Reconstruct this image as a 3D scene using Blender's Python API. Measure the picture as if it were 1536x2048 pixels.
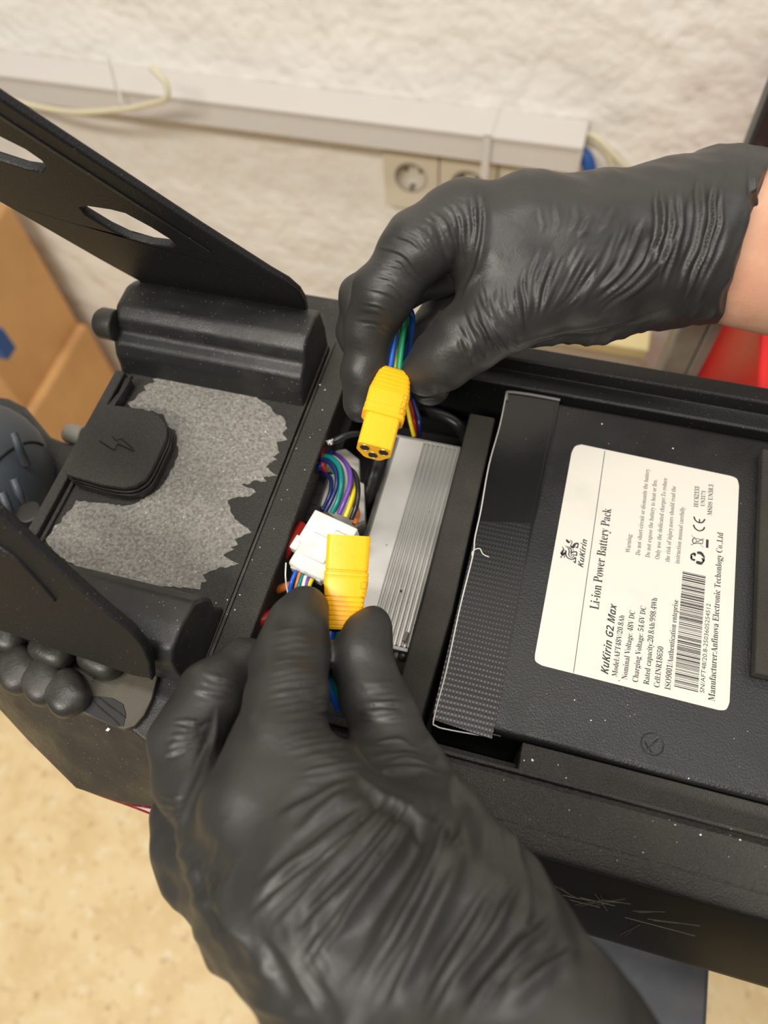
import bpy, bmesh, math, random
import numpy as np
from mathutils import Vector, Matrix
from mathutils.geometry import tessellate_polygon
from mathutils.bvhtree import BVHTree
random.seed(7)
for o in list(bpy.data.objects): bpy.data.objects.remove(o)
SC = bpy.context.scene
COL = SC.collection
S = 0.001                                   # everything below is written in millimetres

# ---------------------------------------------------------------- camera
F, CX, CY, H = 1480.0, 768.0, 1024.0, 300.0
_x = np.array([8803., 1881., -F]); _x /= np.linalg.norm(_x)
_y = np.array([832., -2774., F]); _y -= _x * _x.dot(_y); _y /= np.linalg.norm(_y)
R = np.array([_x, _y, np.cross(_x, _y)])
def at(px, py, z=None, y=None, x=None, d=None, pl=None):
    """point (mm) seen at a pixel, on a chosen real plane or at a chosen distance"""
    r = R @ np.array([(px - CX) / F, (py - CY) / F, 1.0]); c = np.array([0, 0, H])
    if d is not None: t = d
    elif z is not None: t = (z - H) / r[2]
    elif y is not None: t = y / r[1]
    elif x is not None: t = x / r[0]
    else:
        p0, n = pl; t = np.dot(np.array(p0) - c, n) / np.dot(r, n)
    return Vector(c + r * t)
cam = bpy.data.cameras.new('camera'); camo = bpy.data.objects.new('camera', cam); COL.objects.link(camo)
rt, up, bk = R @ np.array([1, 0, 0]), R @ np.array([0, -1, 0]), R @ np.array([0, 0, -1])
camo.matrix_world = Matrix(((rt[0], up[0], bk[0], 0), (rt[1], up[1], bk[1], 0), (rt[2], up[2], bk[2], H * S), (0, 0, 0, 1)))
cam.sensor_fit = 'VERTICAL'; cam.sensor_height = 36; cam.sensor_width = 27; cam.lens = F * 36 / 2048
cam.clip_start = 0.01; cam.clip_end = 30
cam.dof.use_dof = True; cam.dof.focus_distance = 0.315; cam.dof.aperture_fstop = 6.8
SC.camera = camo

# ---------------------------------------------------------------- world, lights, exposure
w = bpy.data.worlds.new('room_light'); SC.world = w; w.use_nodes = True
w.node_tree.nodes['Background'].inputs[0].default_value = (1.0, 0.96, 0.90, 1)
w.node_tree.nodes['Background'].inputs[1].default_value = 0.20
def area(name, loc, target, sx, sy, power, col):
    l = bpy.data.lights.new(name, 'AREA'); l.shape = 'RECTANGLE'; l.size = sx; l.size_y = sy; l.energy = power; l.color = col
    o = bpy.data.objects.new(name, l); COL.objects.link(o); o.location = loc
    o.rotation_euler = (Vector(target) - Vector(loc)).to_track_quat('-Z', 'Y').to_euler()
area('ceiling_light', (-0.5, -1.05, 1.5), (-0.3, 0.4, -0.3), 1.3, 0.18, 44, (1.0, 0.945, 0.86))
area('ceiling_light', (-0.2, 0.1, 1.6), (-0.2, 0.4, 0), 1.25, 0.16, 15, (1.0, 0.95, 0.88))
area('ceiling_light', (1.1, 0.3, 1.5), (0.1, 0.3, 0), 0.16, 1.2, 6, (0.93, 0.97, 1.0))
SC.view_settings.view_transform = 'Standard'; SC.view_settings.look = 'None'
SC.view_settings.gamma = 1; SC.view_settings.use_curve_mapping = False
SC.view_settings.exposure = -0.05

# ---------------------------------------------------------------- materials
def mat(name, col, rough=0.5, metal=0.0, spec=0.5, bump=None, mott=None, trans=0.0, sheen=0.0, coat=0.0, rvar=0.0, speck=None, sss=0.0, alpha=1):
    """bump=(scale per m, strength, distance m, detail); mott=(colour, scale, lo, hi); speck=(colour, scale, threshold)"""
    m = bpy.data.materials.new(name); m.use_nodes = True; N = m.node_tree.nodes; L = m.node_tree.links
    b = N['Principled BSDF']; b.inputs['Roughness'].default_value = rough; b.inputs['Metallic'].default_value = metal
    b.inputs['Specular IOR Level'].default_value = spec; b.inputs['Base Color'].default_value = (*col, 1)
    b.inputs['Transmission Weight'].default_value = trans; b.inputs['Coat Weight'].default_value = coat
    if sheen: b.inputs['Sheen Weight'].default_value = sheen
    if sss: b.inputs['Subsurface Weight'].default_value = sss; b.inputs['Subsurface Radius'].default_value = (.008, .003, .002); b.inputs['Subsurface Scale'].default_value = 0.5
    g = N.new('ShaderNodeNewGeometry')
    def noise(sc, det=3.0, rg=0.6):
        n = N.new('ShaderNodeTexNoise'); n.inputs['Scale'].default_value = sc; n.inputs['Detail'].default_value = det
        n.inputs['Roughness'].default_value = rg; L.new(g.outputs['Position'], n.inputs['Vector']); return n
    col_out = None
    if mott:
        for (c2, sc, lo, hi) in (mott if isinstance(mott, list) else [mott]):
            n = noise(sc, 4.0); r = N.new('ShaderNodeMapRange'); r.inputs[1].default_value = lo; r.inputs[2].default_value = hi
            L.new(n.outputs['Fac'], r.inputs[0]); mx = N.new('ShaderNodeMix'); mx.data_type = 'RGBA'
            L.new(r.outputs[0], mx.inputs[0])
            if col_out: L.new(col_out, mx.inputs[6])
            else: mx.inputs[6].default_value = (*col, 1)
            mx.inputs[7].default_value = (*c2, 1); col_out = mx.outputs[2]
    if speck:
        c2, sc, th = speck
        n = N.new('ShaderNodeTexVoronoi'); n.inputs['Scale'].default_value = sc; L.new(g.outputs['Position'], n.inputs['Vector'])
        r = N.new('ShaderNodeMapRange'); r.inputs[1].default_value = th; r.inputs[2].default_value = th * 0.6
        L.new(n.outputs['Distance'], r.inputs[0]); mx = N.new('ShaderNodeMix'); mx.data_type = 'RGBA'; L.new(r.outputs[0], mx.inputs[0])
        if col_out: L.new(col_out, mx.inputs[6])
        else: mx.inputs[6].default_value = (*col, 1)
        mx.inputs[7].default_value = (*c2, 1); col_out = mx.outputs[2]
    if col_out: L.new(col_out, b.inputs['Base Color'])
    if rvar:
        n = noise(60, 4.0); r = N.new('ShaderNodeMapRange'); r.inputs[1].default_value = .3; r.inputs[2].default_value = .7
        r.inputs[3].default_value = rough - rvar; r.inputs[4].default_value = rough + rvar
        L.new(n.outputs['Fac'], r.inputs[0]); L.new(r.outputs[0], b.inputs['Roughness'])
    prev = None
    for bb in ([] if not bump else bump if isinstance(bump, list) else [bump]):
        n = noise(bb[0], bb[3] if len(bb) > 3 else 2.0); bp = N.new('ShaderNodeBump'); bp.inputs['Strength'].default_value = bb[1]
        bp.inputs['Distance'].default_value = bb[2]; L.new(n.outputs['Fac'], bp.inputs['Height'])
        if prev: L.new(prev.outputs[0], bp.inputs['Normal'])
        L.new(bp.outputs[0], b.inputs['Normal']); prev = bp
    return m
M = {}
M['plaster'] = mat('plaster', (0.83, 0.805, 0.75), 0.85, bump=[(20, 0.75, 0.012, 2), (75, 0.4, 0.004, 3)], mott=((0.77, 0.74, 0.685), 12, .4, .7))
M['floor'] = mat('speckled_floor', (0.88, 0.70, 0.40), 0.55, mott=[((0.80, 0.60, 0.31), 14, .42, .6), ((0.50, 0.31, 0.14), 50, .57, .74), ((0.93, 0.80, 0.54), 40, .55, .7)])
M['powder'] = mat('black_powder_coat', (0.027, 0.025, 0.022), 0.5, spec=0.5, bump=[(1500, 0.8, 0.0011, 2)], mott=[((0.040, 0.036, 0.030), 30, .4, .75), ((.07, .065, .056), 1500, .56, .72)], rvar=0.08)
M['cast'] = mat('black_cast_paint', (0.017, 0.017, 0.017), 0.42, spec=0.5, bump=[(1500, 0.35, 0.0004, 2), (90, .25, .001, 2)], mott=((0.034, 0.032, 0.028), 45, .5, .8), rvar=0.1, speck=((.3, .28, .25), 420, .10))
M['inner'] = mat('dark_inner', (0.012, 0.012, 0.012), 0.6)
M['rubber'] = mat('black_rubber', (0.025, 0.0235, 0.021), 0.42, spec=0.5, bump=[(900, 0.3, 0.0004, 2)], rvar=0.1, mott=((0.055, 0.05, 0.04), 60, .45, .75))
M['pad'] = mat('dusty_rubber', (0.085, 0.075, 0.055), 0.6, spec=0.4, bump=[(1500, 0.4, 0.0003, 2)], mott=((0.04, 0.036, 0.03), 50, .45, .7))
M['foam'] = mat('foam_rubber', (0.05, 0.045, 0.039), 0.85, spec=0.25, bump=[(1900, 0.9, 0.0012, 3)], mott=((0.066, 0.06, 0.05), 25, .4, .7), speck=((.16, .15, .13), 1500, .13))
M['battery'] = mat('battery_sleeve', (0.012, 0.012, 0.0125), 0.38, spec=0.5, bump=[(1100, 0.45, 0.0005, 2), (35, .15, .002, 1)], rvar=0.09)
M['label'] = mat('label_paper', (0.64, 0.615, 0.55), 0.48, mott=[((0.56, 0.54, 0.475), 28, .58, .85), ((0.40, 0.36, 0.32), 75, .72, .80)], coat=.1)
M['ink'] = mat('ink', (0.022, 0.022, 0.024), 0.5)
M['greyink'] = mat('grey_ink', (0.13, 0.12, 0.115), 0.5)
M['alu'] = mat('brushed_aluminium', (0.66, 0.655, 0.63), 0.42, metal=0.72, bump=(500, 0.15, 0.0002, 2), rvar=.06)
M['aludark'] = mat('rough_aluminium_end', (0.34, 0.335, 0.32), 0.5, metal=0.8, bump=(600, 0.6, 0.0005, 3))
M['yellow'] = mat('yellow_nylon', (0.93, 0.47, 0.006), 0.38, spec=0.5, bump=(500, 0.12, 0.0003, 2), mott=((0.82, 0.38, 0.004), 120, .55, .8), sss=0.08)
M['brass'] = mat('gold_contact', (0.8, 0.55, 0.2), 0.3, metal=1.0)
M['white'] = mat('white_nylon', (0.76, 0.74, 0.67), 0.42, sss=0.1, mott=((0.66, 0.63, 0.55), 150, .5, .75))
M['whitepl'] = mat('white_plastic', (0.60, 0.57, 0.54), 0.45)
M['creampl'] = mat('cream_plastic', (0.62, 0.56, 0.45), 0.4)
M['dark_hole'] = mat('dark_hole', (0.01, 0.009, 0.008), 0.5)
M['glove'] = mat('black_nitrile', (0.026, 0.025, 0.0235), 0.47, spec=0.5, bump=[(1300, 0.22, 0.0003, 2), (170, .25, .0011, 3)], rvar=0.07)
M['skin'] = mat('skin', (0.60, 0.34, 0.22), 0.5, sss=0.25, bump=[(700, .3, .0004, 3)], mott=[((0.52, 0.25, 0.16), 35, .45, .75), ((.45, .12, .08), 60, .72, .8)])
M['residue'] = mat('adhesive_residue', (0.30, 0.285, 0.255), 0.8, bump=[(900, 0.8, 0.0009, 4)], mott=[((0.17, 0.16, 0.145), 600, .42, .62), ((0.13, 0.125, 0.115), 20, .5, .8), ((0.50, 0.49, 0.455), 700, .58, .72)])
M['fender'] = mat('blue_grey_plastic', (0.045, 0.055, 0.066), 0.5, bump=(600, 0.3, 0.0004, 2), speck=((.5, .52, .55), 90, .05))
M['redpl'] = mat('red_reflector', (0.16, 0.012, 0.01), 0.25, coat=.4, mott=((0.26, .06, .045), 300, .5, .7))
M['red'] = mat('red_plastic', (0.72, 0.006, 0.008), 0.4)
M['card'] = mat('cardboard', (0.62, 0.36, 0.15), 0.85, mott=((0.54, 0.30, 0.12), 10, .4, .7))
M['bluepl'] = mat('blue_plastic', (0.01, 0.07, 0.26), 0.5)
M['bench'] = mat('grey_steel_bench', (0.052, 0.056, 0.066), 0.6, mott=[((0.085, 0.085, 0.09), 22, .45, .7), ((0.12, .07, .06), 30, .72, .8)])
M['steel'] = mat('grey_steel', (0.25, 0.235, 0.2), 0.5, mott=((0.16, 0.14, 0.11), 18, .4, .7))
M['blackpost'] = mat('black_paint', (0.02, 0.02, 0.02), 0.4, mott=((0.08, 0.06, 0.05), 40, .6, .8))
M['side'] = mat('shadow_black_side', (0.005, 0.005, 0.005), 0.5, spec=0.15)  # near-black colour stands in for the shadow on the near deck side
M['arm'] = mat('shaded_painted_metal', (0.009, 0.009, 0.0095), 0.45, spec=0.32, bump=[(1300, 0.5, 0.0006, 2)], speck=((.2, .2, .2), 380, .07))  # black paint deepened to hold the shade on far rail and arms
M['tape'] = None
M['tape1'] = mat('plain_black_tape', (0.008, 0.008, 0.008), 0.3, spec=.45, bump=[(300, .15, .0005, 2)])
M['stitch'] = mat('white_thread', (0.6, 0.58, 0.54), 0.7)
M['fluff'] = mat('pale_dust', (0.78, 0.75, 0.70), 0.8)
def wire_mat(n, c): M[n] = mat(n, c, 0.35, spec=0.5)
for n, c in dict(w_blue=(0.008, 0.09, 0.52), w_green=(0.01, 0.24, 0.10), w_yellow=(0.72, 0.56, 0.015), w_navy=(0.005, 0.014, 0.085), w_teal=(0.0, 0.17, 0.15),
                 w_purple=(0.13, 0.05, 0.33), w_white=(0.7, 0.68, 0.66), w_black=(0.012, 0.012, 0.012), w_orange=(0.62, 0.16, 0.03), w_red=(0.5, 0.02, 0.015),
                 w_grey=(0.25, 0.25, 0.25), w_cream=(0.60, 0.55, 0.38)).items(): wire_mat(n, c)
def tape_mat():
    m = mat('woven_tape', (0.014, 0.014, 0.014), 0.32, spec=0.55); N = m.node_tree.nodes; L = m.node_tree.links; b = N['Principled BSDF']
    g = N.new('ShaderNodeNewGeometry'); mp = N.new('ShaderNodeMapping'); mp.inputs['Scale'].default_value = (1, 1, 1); L.new(g.outputs['Position'], mp.inputs[0])
    w1 = N.new('ShaderNodeTexWave'); w1.bands_direction = 'X'; w1.inputs['Scale'].default_value = 210; w1.inputs['Distortion'].default_value = .6
    w2 = N.new('ShaderNodeTexWave'); w2.bands_direction = 'Y'; w2.inputs['Scale'].default_value = 130; w2.inputs['Distortion'].default_value = .6
    mu = N.new('ShaderNodeMath'); mu.operation = 'MULTIPLY'
    for q in (w1, w2): L.new(mp.outputs[0], q.inputs[0])
    L.new(w1.outputs['Fac'], mu.inputs[0]); L.new(w2.outputs['Fac'], mu.inputs[1])
    bp = N.new('ShaderNodeBump'); bp.inputs['Strength'].default_value = .35; bp.inputs['Distance'].default_value = .0003; L.new(mu.outputs[0], bp.inputs['Height']); L.new(bp.outputs[0], b.inputs['Normal'])
    return m
M['tape'] = tape_mat()

# ---------------------------------------------------------------- helpers
WL = {}                                     # world origin (mm) of every object made
def tag(o, label=None, cat=None, group=None, kind=None):
    if label: o['label'] = label
    if cat: o['category'] = cat
    if group: o['group'] = group
    if kind: o['kind'] = kind
    return o
def thing(name, label, cat, loc, group=None):
    o = bpy.data.objects.new(name, None); COL.objects.link(o); o.empty_display_size = 0.01
    o.location = Vector(loc) * S; WL[o] = Vector(loc); return tag(o, label, cat, group)
def obj(name, vf, m, parent=None, smooth=False, bevel=0, seg=2, angle=35):
    V, Fc = vf
    A = np.array([tuple(v) for v in V], dtype=float)
    c = Vector(((A[:, 0].min() + A[:, 0].max()) / 2, (A[:, 1].min() + A[:, 1].max()) / 2, A[:, 2].min()))
    me = bpy.data.meshes.new(name); me.from_pydata(((A - np.array(c)) * S).tolist(), [], Fc)
    bm = bmesh.new(); bm.from_mesh(me); bmesh.ops.remove_doubles(bm, verts=bm.verts, dist=1e-7); bmesh.ops.recalc_face_normals(bm, faces=bm.faces)
    bm.to_mesh(me); bm.free(); me.update()
    o = bpy.data.objects.new(name, me); COL.objects.link(o); WL[o] = c
    me.materials.append(M[m] if isinstance(m, str) else m)
    if parent is not None: o.parent = parent; o.location = (c - WL[parent]) * S
    else: o.location = c * S
    if smooth:
        me.polygons.foreach_set('use_smooth', [True] * len(me.polygons))
    if bevel:
        b = o.modifiers.new('bevel', 'BEVEL'); b.width = bevel * S; b.segments = seg; b.limit_method = 'ANGLE'; b.angle_limit = math.radians(angle); b.harden_normals = False
        me.polygons.foreach_set('use_smooth', [True] * len(me.polygons))
        try: me.set_sharp_from_angle(angle=math.radians(40))
        except Exception: pass
    return o
def join(*vfs):
    V, Fc = [], []
    for v, f in vfs:
        k = len(V); V += [tuple(p) for p in v]; Fc += [tuple(i + k for i in q) for q in f]
    return V, Fc
def box(x0, x1, y0, y1, z0, z1):
    V = [(x, y, z) for x in (x0, x1) for y in (y0, y1) for z in (z0, z1)]
    return V, [(0, 1, 3, 2), (4, 6, 7, 5), (0, 4, 5, 1), (2, 3, 7, 6), (0, 2, 6, 4), (1, 5, 7, 3)]
def frame_box(c, u, v, n, su, sv, sn):
    c, u, v, n = Vector(c), Vector(u).normalized(), Vector(v).normalized(), Vector(n).normalized()
    V = [tuple(c + u * a * su / 2 + v * b * sv / 2 + n * e * sn / 2) for a in (-1, 1) for b in (-1, 1) for e in (-1, 1)]
    return V, [(0, 1, 3, 2), (4, 6, 7, 5), (0, 4, 5, 1), (2, 3, 7, 6), (0, 2, 6, 4), (1, 5, 7, 3)]
def slab(loops, off):
    """outline (and holes) of 3-D points, given thickness along off"""
    loops = [[Vector(p) for p in l] for l in loops]; off = Vector(off)
    flat = [p for l in loops for p in l]; n = len(flat)
    tris = tessellate_polygon(loops); V = [tuple(p) for p in flat] + [tuple(p + off) for p in flat]
    Fc = [tuple(t) for t in tris] + [tuple(i + n for i in reversed(t)) for t in tris]
    k = 0
    for l in loops:
        m = len(l)
        for i in range(m):
            j = (i + 1) % m; Fc.append((k + i, k + j, k + j + n, k + i + n))
        k += m
    return V, Fc
def prof_x(pts, x0, x1, xs=None):
    """closed (y,z) profile run along X"""
    return slab([[(x0, y, z) for y, z in pts]], (x1 - x0, 0, 0))
def smooth_path(P, n=8):
    P = [Vector(p) for p in P]; out = []
    for i in range(len(P) - 1):
        a = P[max(i - 1, 0)]; b = P[i]; c = P[i + 1]; d = P[min(i + 2, len(P) - 1)]
        for k in range(n):
            t = k / n; out.append(0.5 * ((2 * b) + (c - a) * t + (2 * a - 5 * b + 4 * c - d) * t * t + (3 * b - a - 3 * c + d) * t ** 3))
    out.append(P[-1]); return out
def tube(P, r, seg=10, n=8, caps=True):
    P = smooth_path(P, n) if n else [Vector(p) for p in P]
    rr = r if callable(r) else (lambda t: r)
    V, Fc = [], []; T0 = (P[1] - P[0]).normalized(); nrm = T0.orthogonal().normalized()
    for i, p in enumerate(P):
        T = (P[min(i + 1, len(P) - 1)] - P[max(i - 1, 0)]).normalized()
        nrm = (nrm - T * nrm.dot(T)).normalized(); b = T.cross(nrm); ra = rr(i / (len(P) - 1))
        for k in range(seg):
            a = 2 * math.pi * k / seg; V.append(tuple(p + (nrm * math.cos(a) + b * math.sin(a)) * ra))
    for i in range(len(P) - 1):
        for k in range(seg):
            k2 = (k + 1) % seg; Fc.append((i * seg + k, i * seg + k2, (i + 1) * seg + k2, (i + 1) * seg + k))
    if caps: Fc.append(tuple(range(seg))[::-1]); Fc.append(tuple((len(P) - 1) * seg + k for k in range(seg)))
    return V, Fc
def loft(rings, caps=True):
    V, Fc = [], []; m = len(rings[0])
    for r in rings: V += [tuple(p) for p in r]
    for i in range(len(rings) - 1):
        for k in range(m):
            k2 = (k + 1) % m; Fc.append((i * m + k, i * m + k2, (i + 1) * m + k2, (i + 1) * m + k))
    if caps: Fc.append(tuple(range(m))[::-1]); Fc.append(tuple((len(rings) - 1) * m + k for k in range(m)))
    return V, Fc
def ball(c, rx, ry, rz, u=16, v=10, rot=None):
    V, Fc = [], []; c = Vector(c)
    for j in range(v + 1):
        th = math.pi * j / v
        for i in range(u):
            ph = 2 * math.pi * i / u; q = Vector((rx * math.sin(th) * math.cos(ph), ry * math.sin(th) * math.sin(ph), rz * math.cos(th)))
            if rot: q = rot @ q
            V.append(tuple(c + q))
    for j in range(v):
        for i in range(u):
            i2 = (i + 1) % u; Fc.append((j * u + i, j * u + i2, (j + 1) * u + i2, (j + 1) * u + i))
    return V, Fc
def sball(c, rx, ry, rz, u, v, rot, e=.72):
    V, Fc = ball((0, 0, 0), 1, 1, 1, u, v); sg = lambda q: math.copysign(abs(q) ** e, q)
    return [tuple(Vector(c) + rot @ Vector((sg(a) * rx, sg(b) * ry, sg(z_) * rz))) for a, b, z_ in V], Fc
def struct(name, vf, m, **k): return tag(obj(name, vf, m, **k), kind='structure')

# ---------------------------------------------------------------- setting: wall, floor
WY, FZ = 840.0, -1100.0
struct('wall_back', box(-2600, 2200, WY, WY + 60, FZ, 1700), 'plaster')
struct('floor', box(-2600, 2200, -2200, WY, FZ - 50, FZ), 'floor')

# white cable duct on the wall
t = thing('cable_duct', 'long white plastic cable duct running along the plaster wall above the sockets', 'cable duct', (-700, 815, -297))
obj('duct_body', box(-1500, -5, 792, 839.5, -282, -247), 'whitepl', t, bevel=1.5)
obj('lid', box(-1500, -4, 789, 839.5, -249, -244.5), 'whitepl', t, bevel=1)
obj('end_cap', box(-6.5, -3, 790, 839.5, -283, -244), 'whitepl', t, bevel=.8)
obj('cable_tie', join(box(-117, -108, 787.5, 789, -300, -243.5), box(-117, -108, 787.5, 839, -244.5, -242.8)), 'whitepl', t)
# sockets under it
def round_loop(cx, cz, r, y, n=28): return [(cx + r * math.cos(2 * math.pi * k / n), y, cz + r * math.sin(2 * math.pi * k / n)) for k in range(n)]
sock_lab = ['white wall socket under the left end of the duct, nothing plugged in', 'white wall socket in the middle of the row, half behind the gloved knuckles', 'white wall socket nearest the blue cable, mostly behind the glove']
for i, cx in enumerate((-213, -138, -63)):
    t = thing('wall_socket', sock_lab[i], 'socket', (cx, 839, -345 + 3 * i), 'round wall sockets below the cable duct')
    z0, z1 = -386 + i * 2, -303
    ring = round_loop(cx, -338, 21.5, 820); 
    obj('cover_plate', slab([[(cx - 36.5, 820, z0), (cx + 36.5, 820, z0), (cx + 36.5, 820, z1), (cx - 36.5, 820, z1)], ring], (0, 19.5, 0)), 'creampl', t)
    obj('socket_well', loft([round_loop(cx, -338, 21.3, 821), round_loop(cx, -338, 20, 836), round_loop(cx, -338, .5, 836)], caps=False), 'creampl', t, smooth=True)
    for s in (-1, 1): obj('pin_hole', slab([round_loop(cx + s * 9.5, -338, 2.6, 834.6, 12)], (0, 1, 0)), 'dark_hole', t)
    for s in (-1, 1): obj('earth_clip', box(cx - 3, cx + 3, 822, 835, -338 + s * 19.5 - 1, -338 + s * 19.5 + 1), 'steel', t)
    obj('well_rim', tube([(cx + 21 * math.cos(a), 820.3, -338 + 21 * math.sin(a)) for a in np.linspace(0, 2 * math.pi, 29)], 1.0, 6, 1), 'dark_hole' if i < 0 else 'steel', t)
# loose cables on the duct
wl = tag(obj('cable', tube([(-1010, 800, -238), (-860, 770, -240), (-740, 752, -246), (-690, 749, -253), (-628, 750, -255), (-560, 748, -242), (-516, 745, -228), (-486, 740, -214), (-484, 745, -198), (-500, 750, -186)], 3.4, 10), 'w_cream', smooth=True),
         'stiff cream cable curling off the top of the cable duct', 'cable')
tag(obj('cable_tie', tube([(-553, 752, -180), (-560, 756, -215), (-572, 765, -250), (-580, 790, -243)], 1.1, 6), 'w_white', smooth=True), 'thin white tie tail standing up beside the curled cream cable', 'cable tie')
t = tag(obj('cable', tube([(-30, 815, -262), (0, 806, -266), (12, 800, -290), (16, 805, -330), (18, 825, -390), (20, 834, -480)], 8, 12), 'bluepl', smooth=True), 'thick blue cable leaving the right end of the duct', 'cable')
tag(obj('cable', tube([(-2, 822, -250), (12, 812, -248), (50, 806, -275), (95, 820, -320), (120, 833, -400)], 3.2, 8), 'w_cream', smooth=True), 'cream cable hanging from the duct end, the upper of two', 'cable')
tag(obj('cable', tube([(-2, 830, -262), (14, 822, -262), (34, 815, -282), (48, 812, -330), (56, 832, -400)], 3.2, 8), 'w_cream', smooth=True), 'cream cable hanging from the duct end beside the blue one', 'cable')

# cardboard boxes left, on the floor
def carton(name, lab, x0, x1, y0, y1, z0, z1, m='card'):
    t = thing(name, lab, 'box', ((x0 + x1) / 2, (y0 + y1) / 2, z0))
    obj('carton_body', join(box(x0, x1, y0, y1, z0, z1 - 2)), m, t, bevel=2)
    obj('flap', box(x0 + 1, (x0 + x1) / 2 - 1, y0 + 1, y1 - 1, z1 - 3, z1), m, t)
    obj('flap', box((x0 + x1) / 2 + 1, x1 - 1, y0 + 1, y1 - 1, z1 - 3, z1), m, t)
    return t
carton('cardboard_box', 'large brown cardboard box on the floor at the far left, lower of two', -1280, -850, 560, 800, FZ, -740)
carton('cardboard_box', 'brown cardboard box stacked on the larger box at the far left', -1240, -868, 590, 800, -740, -470)
tag(obj('plastic_crate', slab([[(-1200, 600, -470), (-930, 600, -470), (-925, 600, -420), (-1205, 600, -420)], [(-1150, 600, -455), (-1120, 600, -455), (-1120, 600, -435), (-1150, 600, -435)]], (0, 180, 0)), 'bluepl', bevel=2), 'blue plastic crate on top of the cardboard boxes', 'crate')
bp = at(3, 690, y=540)
tag(obj('plastic_sleeve', box(bp.x - 60, bp.x + 5, 530, 556, bp.z - 22, bp.z + 22), 'bluepl', bevel=3), 'small blue plastic piece in front of the stacked cardboard boxes at the left edge', 'plastic')

# things behind the deck, right
t = thing('cream_carton', 'pale yellow carton standing behind the scooter deck under the wrist', 'box', (60, 700, FZ))
obj('carton_body', box(-60, 118, 640, 770, FZ, -402), 'creampl', t, bevel=3)
obj('lid', box(-62, 120, 638, 772, -402, -385), mat('pale_yellow', (.78, .66, .33), .5), t, bevel=2)
t = thing('steel_post', 'grey square steel post behind the scooter deck', 'post', (118, 455, FZ))
obj('post_tube', box(98, 118, 440, 460, FZ, -110), 'steel', t, bevel=2); obj('post_plate', box(118.5, 127, 438, 462, FZ, -105), 'steel', t, bevel=1)
obj('foot_plate', box(70, 150, 410, 490, FZ, FZ + 8), 'steel', t, bevel=1)
t = thing('black_stand_post', 'leaning black metal post at the top right behind the wrist', 'post', (140, 520, FZ))
obj('post_tube', slab([[(114, 560, 60), (172, 560, 70), (172, 560, FZ), (144, 560, FZ)]], (0, 26, 0)), 'blackpost', t, bevel=3)
obj('rubber_cap', box(108, 178, 556, 590, 62, 78), 'rubber', t, bevel=3)
t = thing('red_bin', 'bright red plastic bin behind the deck at the right edge', 'bin', (240, 450, FZ))
obj('bin_body', loft([[(170, 380, FZ), (360, 380, FZ), (360, 530, FZ), (170, 530, FZ)], [(153, 365, -120), (375, 365, -120), (375, 545, -120), (153, 545, -120)]]), 'red', t, bevel=5)
obj('rim', slab([[(150, 362, -128), (378, 362, -128), (378, 548, -128), (150, 548, -128)]], (0, 0, 9)), 'red', t, bevel=3)

# bench under the scooter
bx0, bx1, bz = at(560, 1990, z=-200).x, at(1420, 1960, z=-200).x, -200
t = thing('work_bench', 'dark grey steel bench top under the scooter, dusty', 'bench', ((bx0 + bx1) / 2, 100, FZ))
obj('bench_top', box(bx0, bx1, -260, 300, bz - 25, bz), 'bench', t, bevel=3)
for xx in (bx0 + 25, bx1 - 25):
    for yy in (-230, 270): obj('leg', box(xx - 18, xx + 18, yy - 18, yy + 18, FZ, bz - 25), 'steel', t, bevel=1.5)
tag(obj('rubber_block', box(0, 110, 90, 220, bz, -82), 'rubber', bevel=3), 'black rubber block between bench top and scooter deck', 'block')

# ---------------------------------------------------------------- the scooter (one thing, many parts)
sc = thing('electric_scooter', 'black electric scooter lying open on the bench, deck cover removed, seen from above', 'electric scooter', (0, 150, -82))
XE = 420
low = [(14, -82), (14, -60), (23, -29), (31, -3), (33, -1), (38.3, 0), (38.9, -.7), (39.5, -.2), (54.8, -.1), (55.3, -3), (56.9, -3), (57.2, -.3), (58.6, -.3), (59.2, -3), (59.4, -28), (66, -28), (66, -82)]
obj('side_rail', prof_x(low, -97, XE), 'powder', sc, bevel=.35)
far = [(286, -82), (286, -60), (277, -28), (270, -3), (268.3, -.5), (267.5, 0), (259.5, 0), (258.6, -1), (258.2, -8.5), (256, -9), (250, -9), (248.8, -10), (248.4, -30), (248.4, -82)]
obj('side_rail', prof_x(far, -97, XE), 'arm', sc, bevel=.35)  # far rail darker than the near one: shadow put into its colour
obj('side_shade_sheet', prof_x([(30.6, -2.6), (30.0, -3.4), (22.2, -28.6), (12.8, -60), (12.8, -82), (14.6, -82), (14.6, -60), (24, -28.6), (31.6, -3.6)], -92, XE), 'side', sc, bevel=.3)  # added thin sheet over the rail side, coloured as its shadow
obj('inner_ledge', box(25, XE, 59.6, 72, -70, -12.5), 'powder', sc, bevel=.6)
obj('battery_tray', join(box(-97, XE, 60, 250, -82, -66), box(-97, -93, 66, 240, -66, -30)), 'inner', sc)
obj('cross_bar', join(slab([[(-108.6, 57, -4), (-95.5, 57, -4), (-94.5, 250, -4), (-107.2, 250, -4)]], (0, 0, 4.0)), box(-108, -96.8, 58, 262, -60, -4)), 'powder', sc, bevel=.7)
obj('edge_trim', slab([[(-110.1, 57, -3), (-108.9, 57, -3), (-107.6, 250, -3), (-108.7, 250, -3)]], (0, 0, 2.4)), 'rubber', sc)
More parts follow.
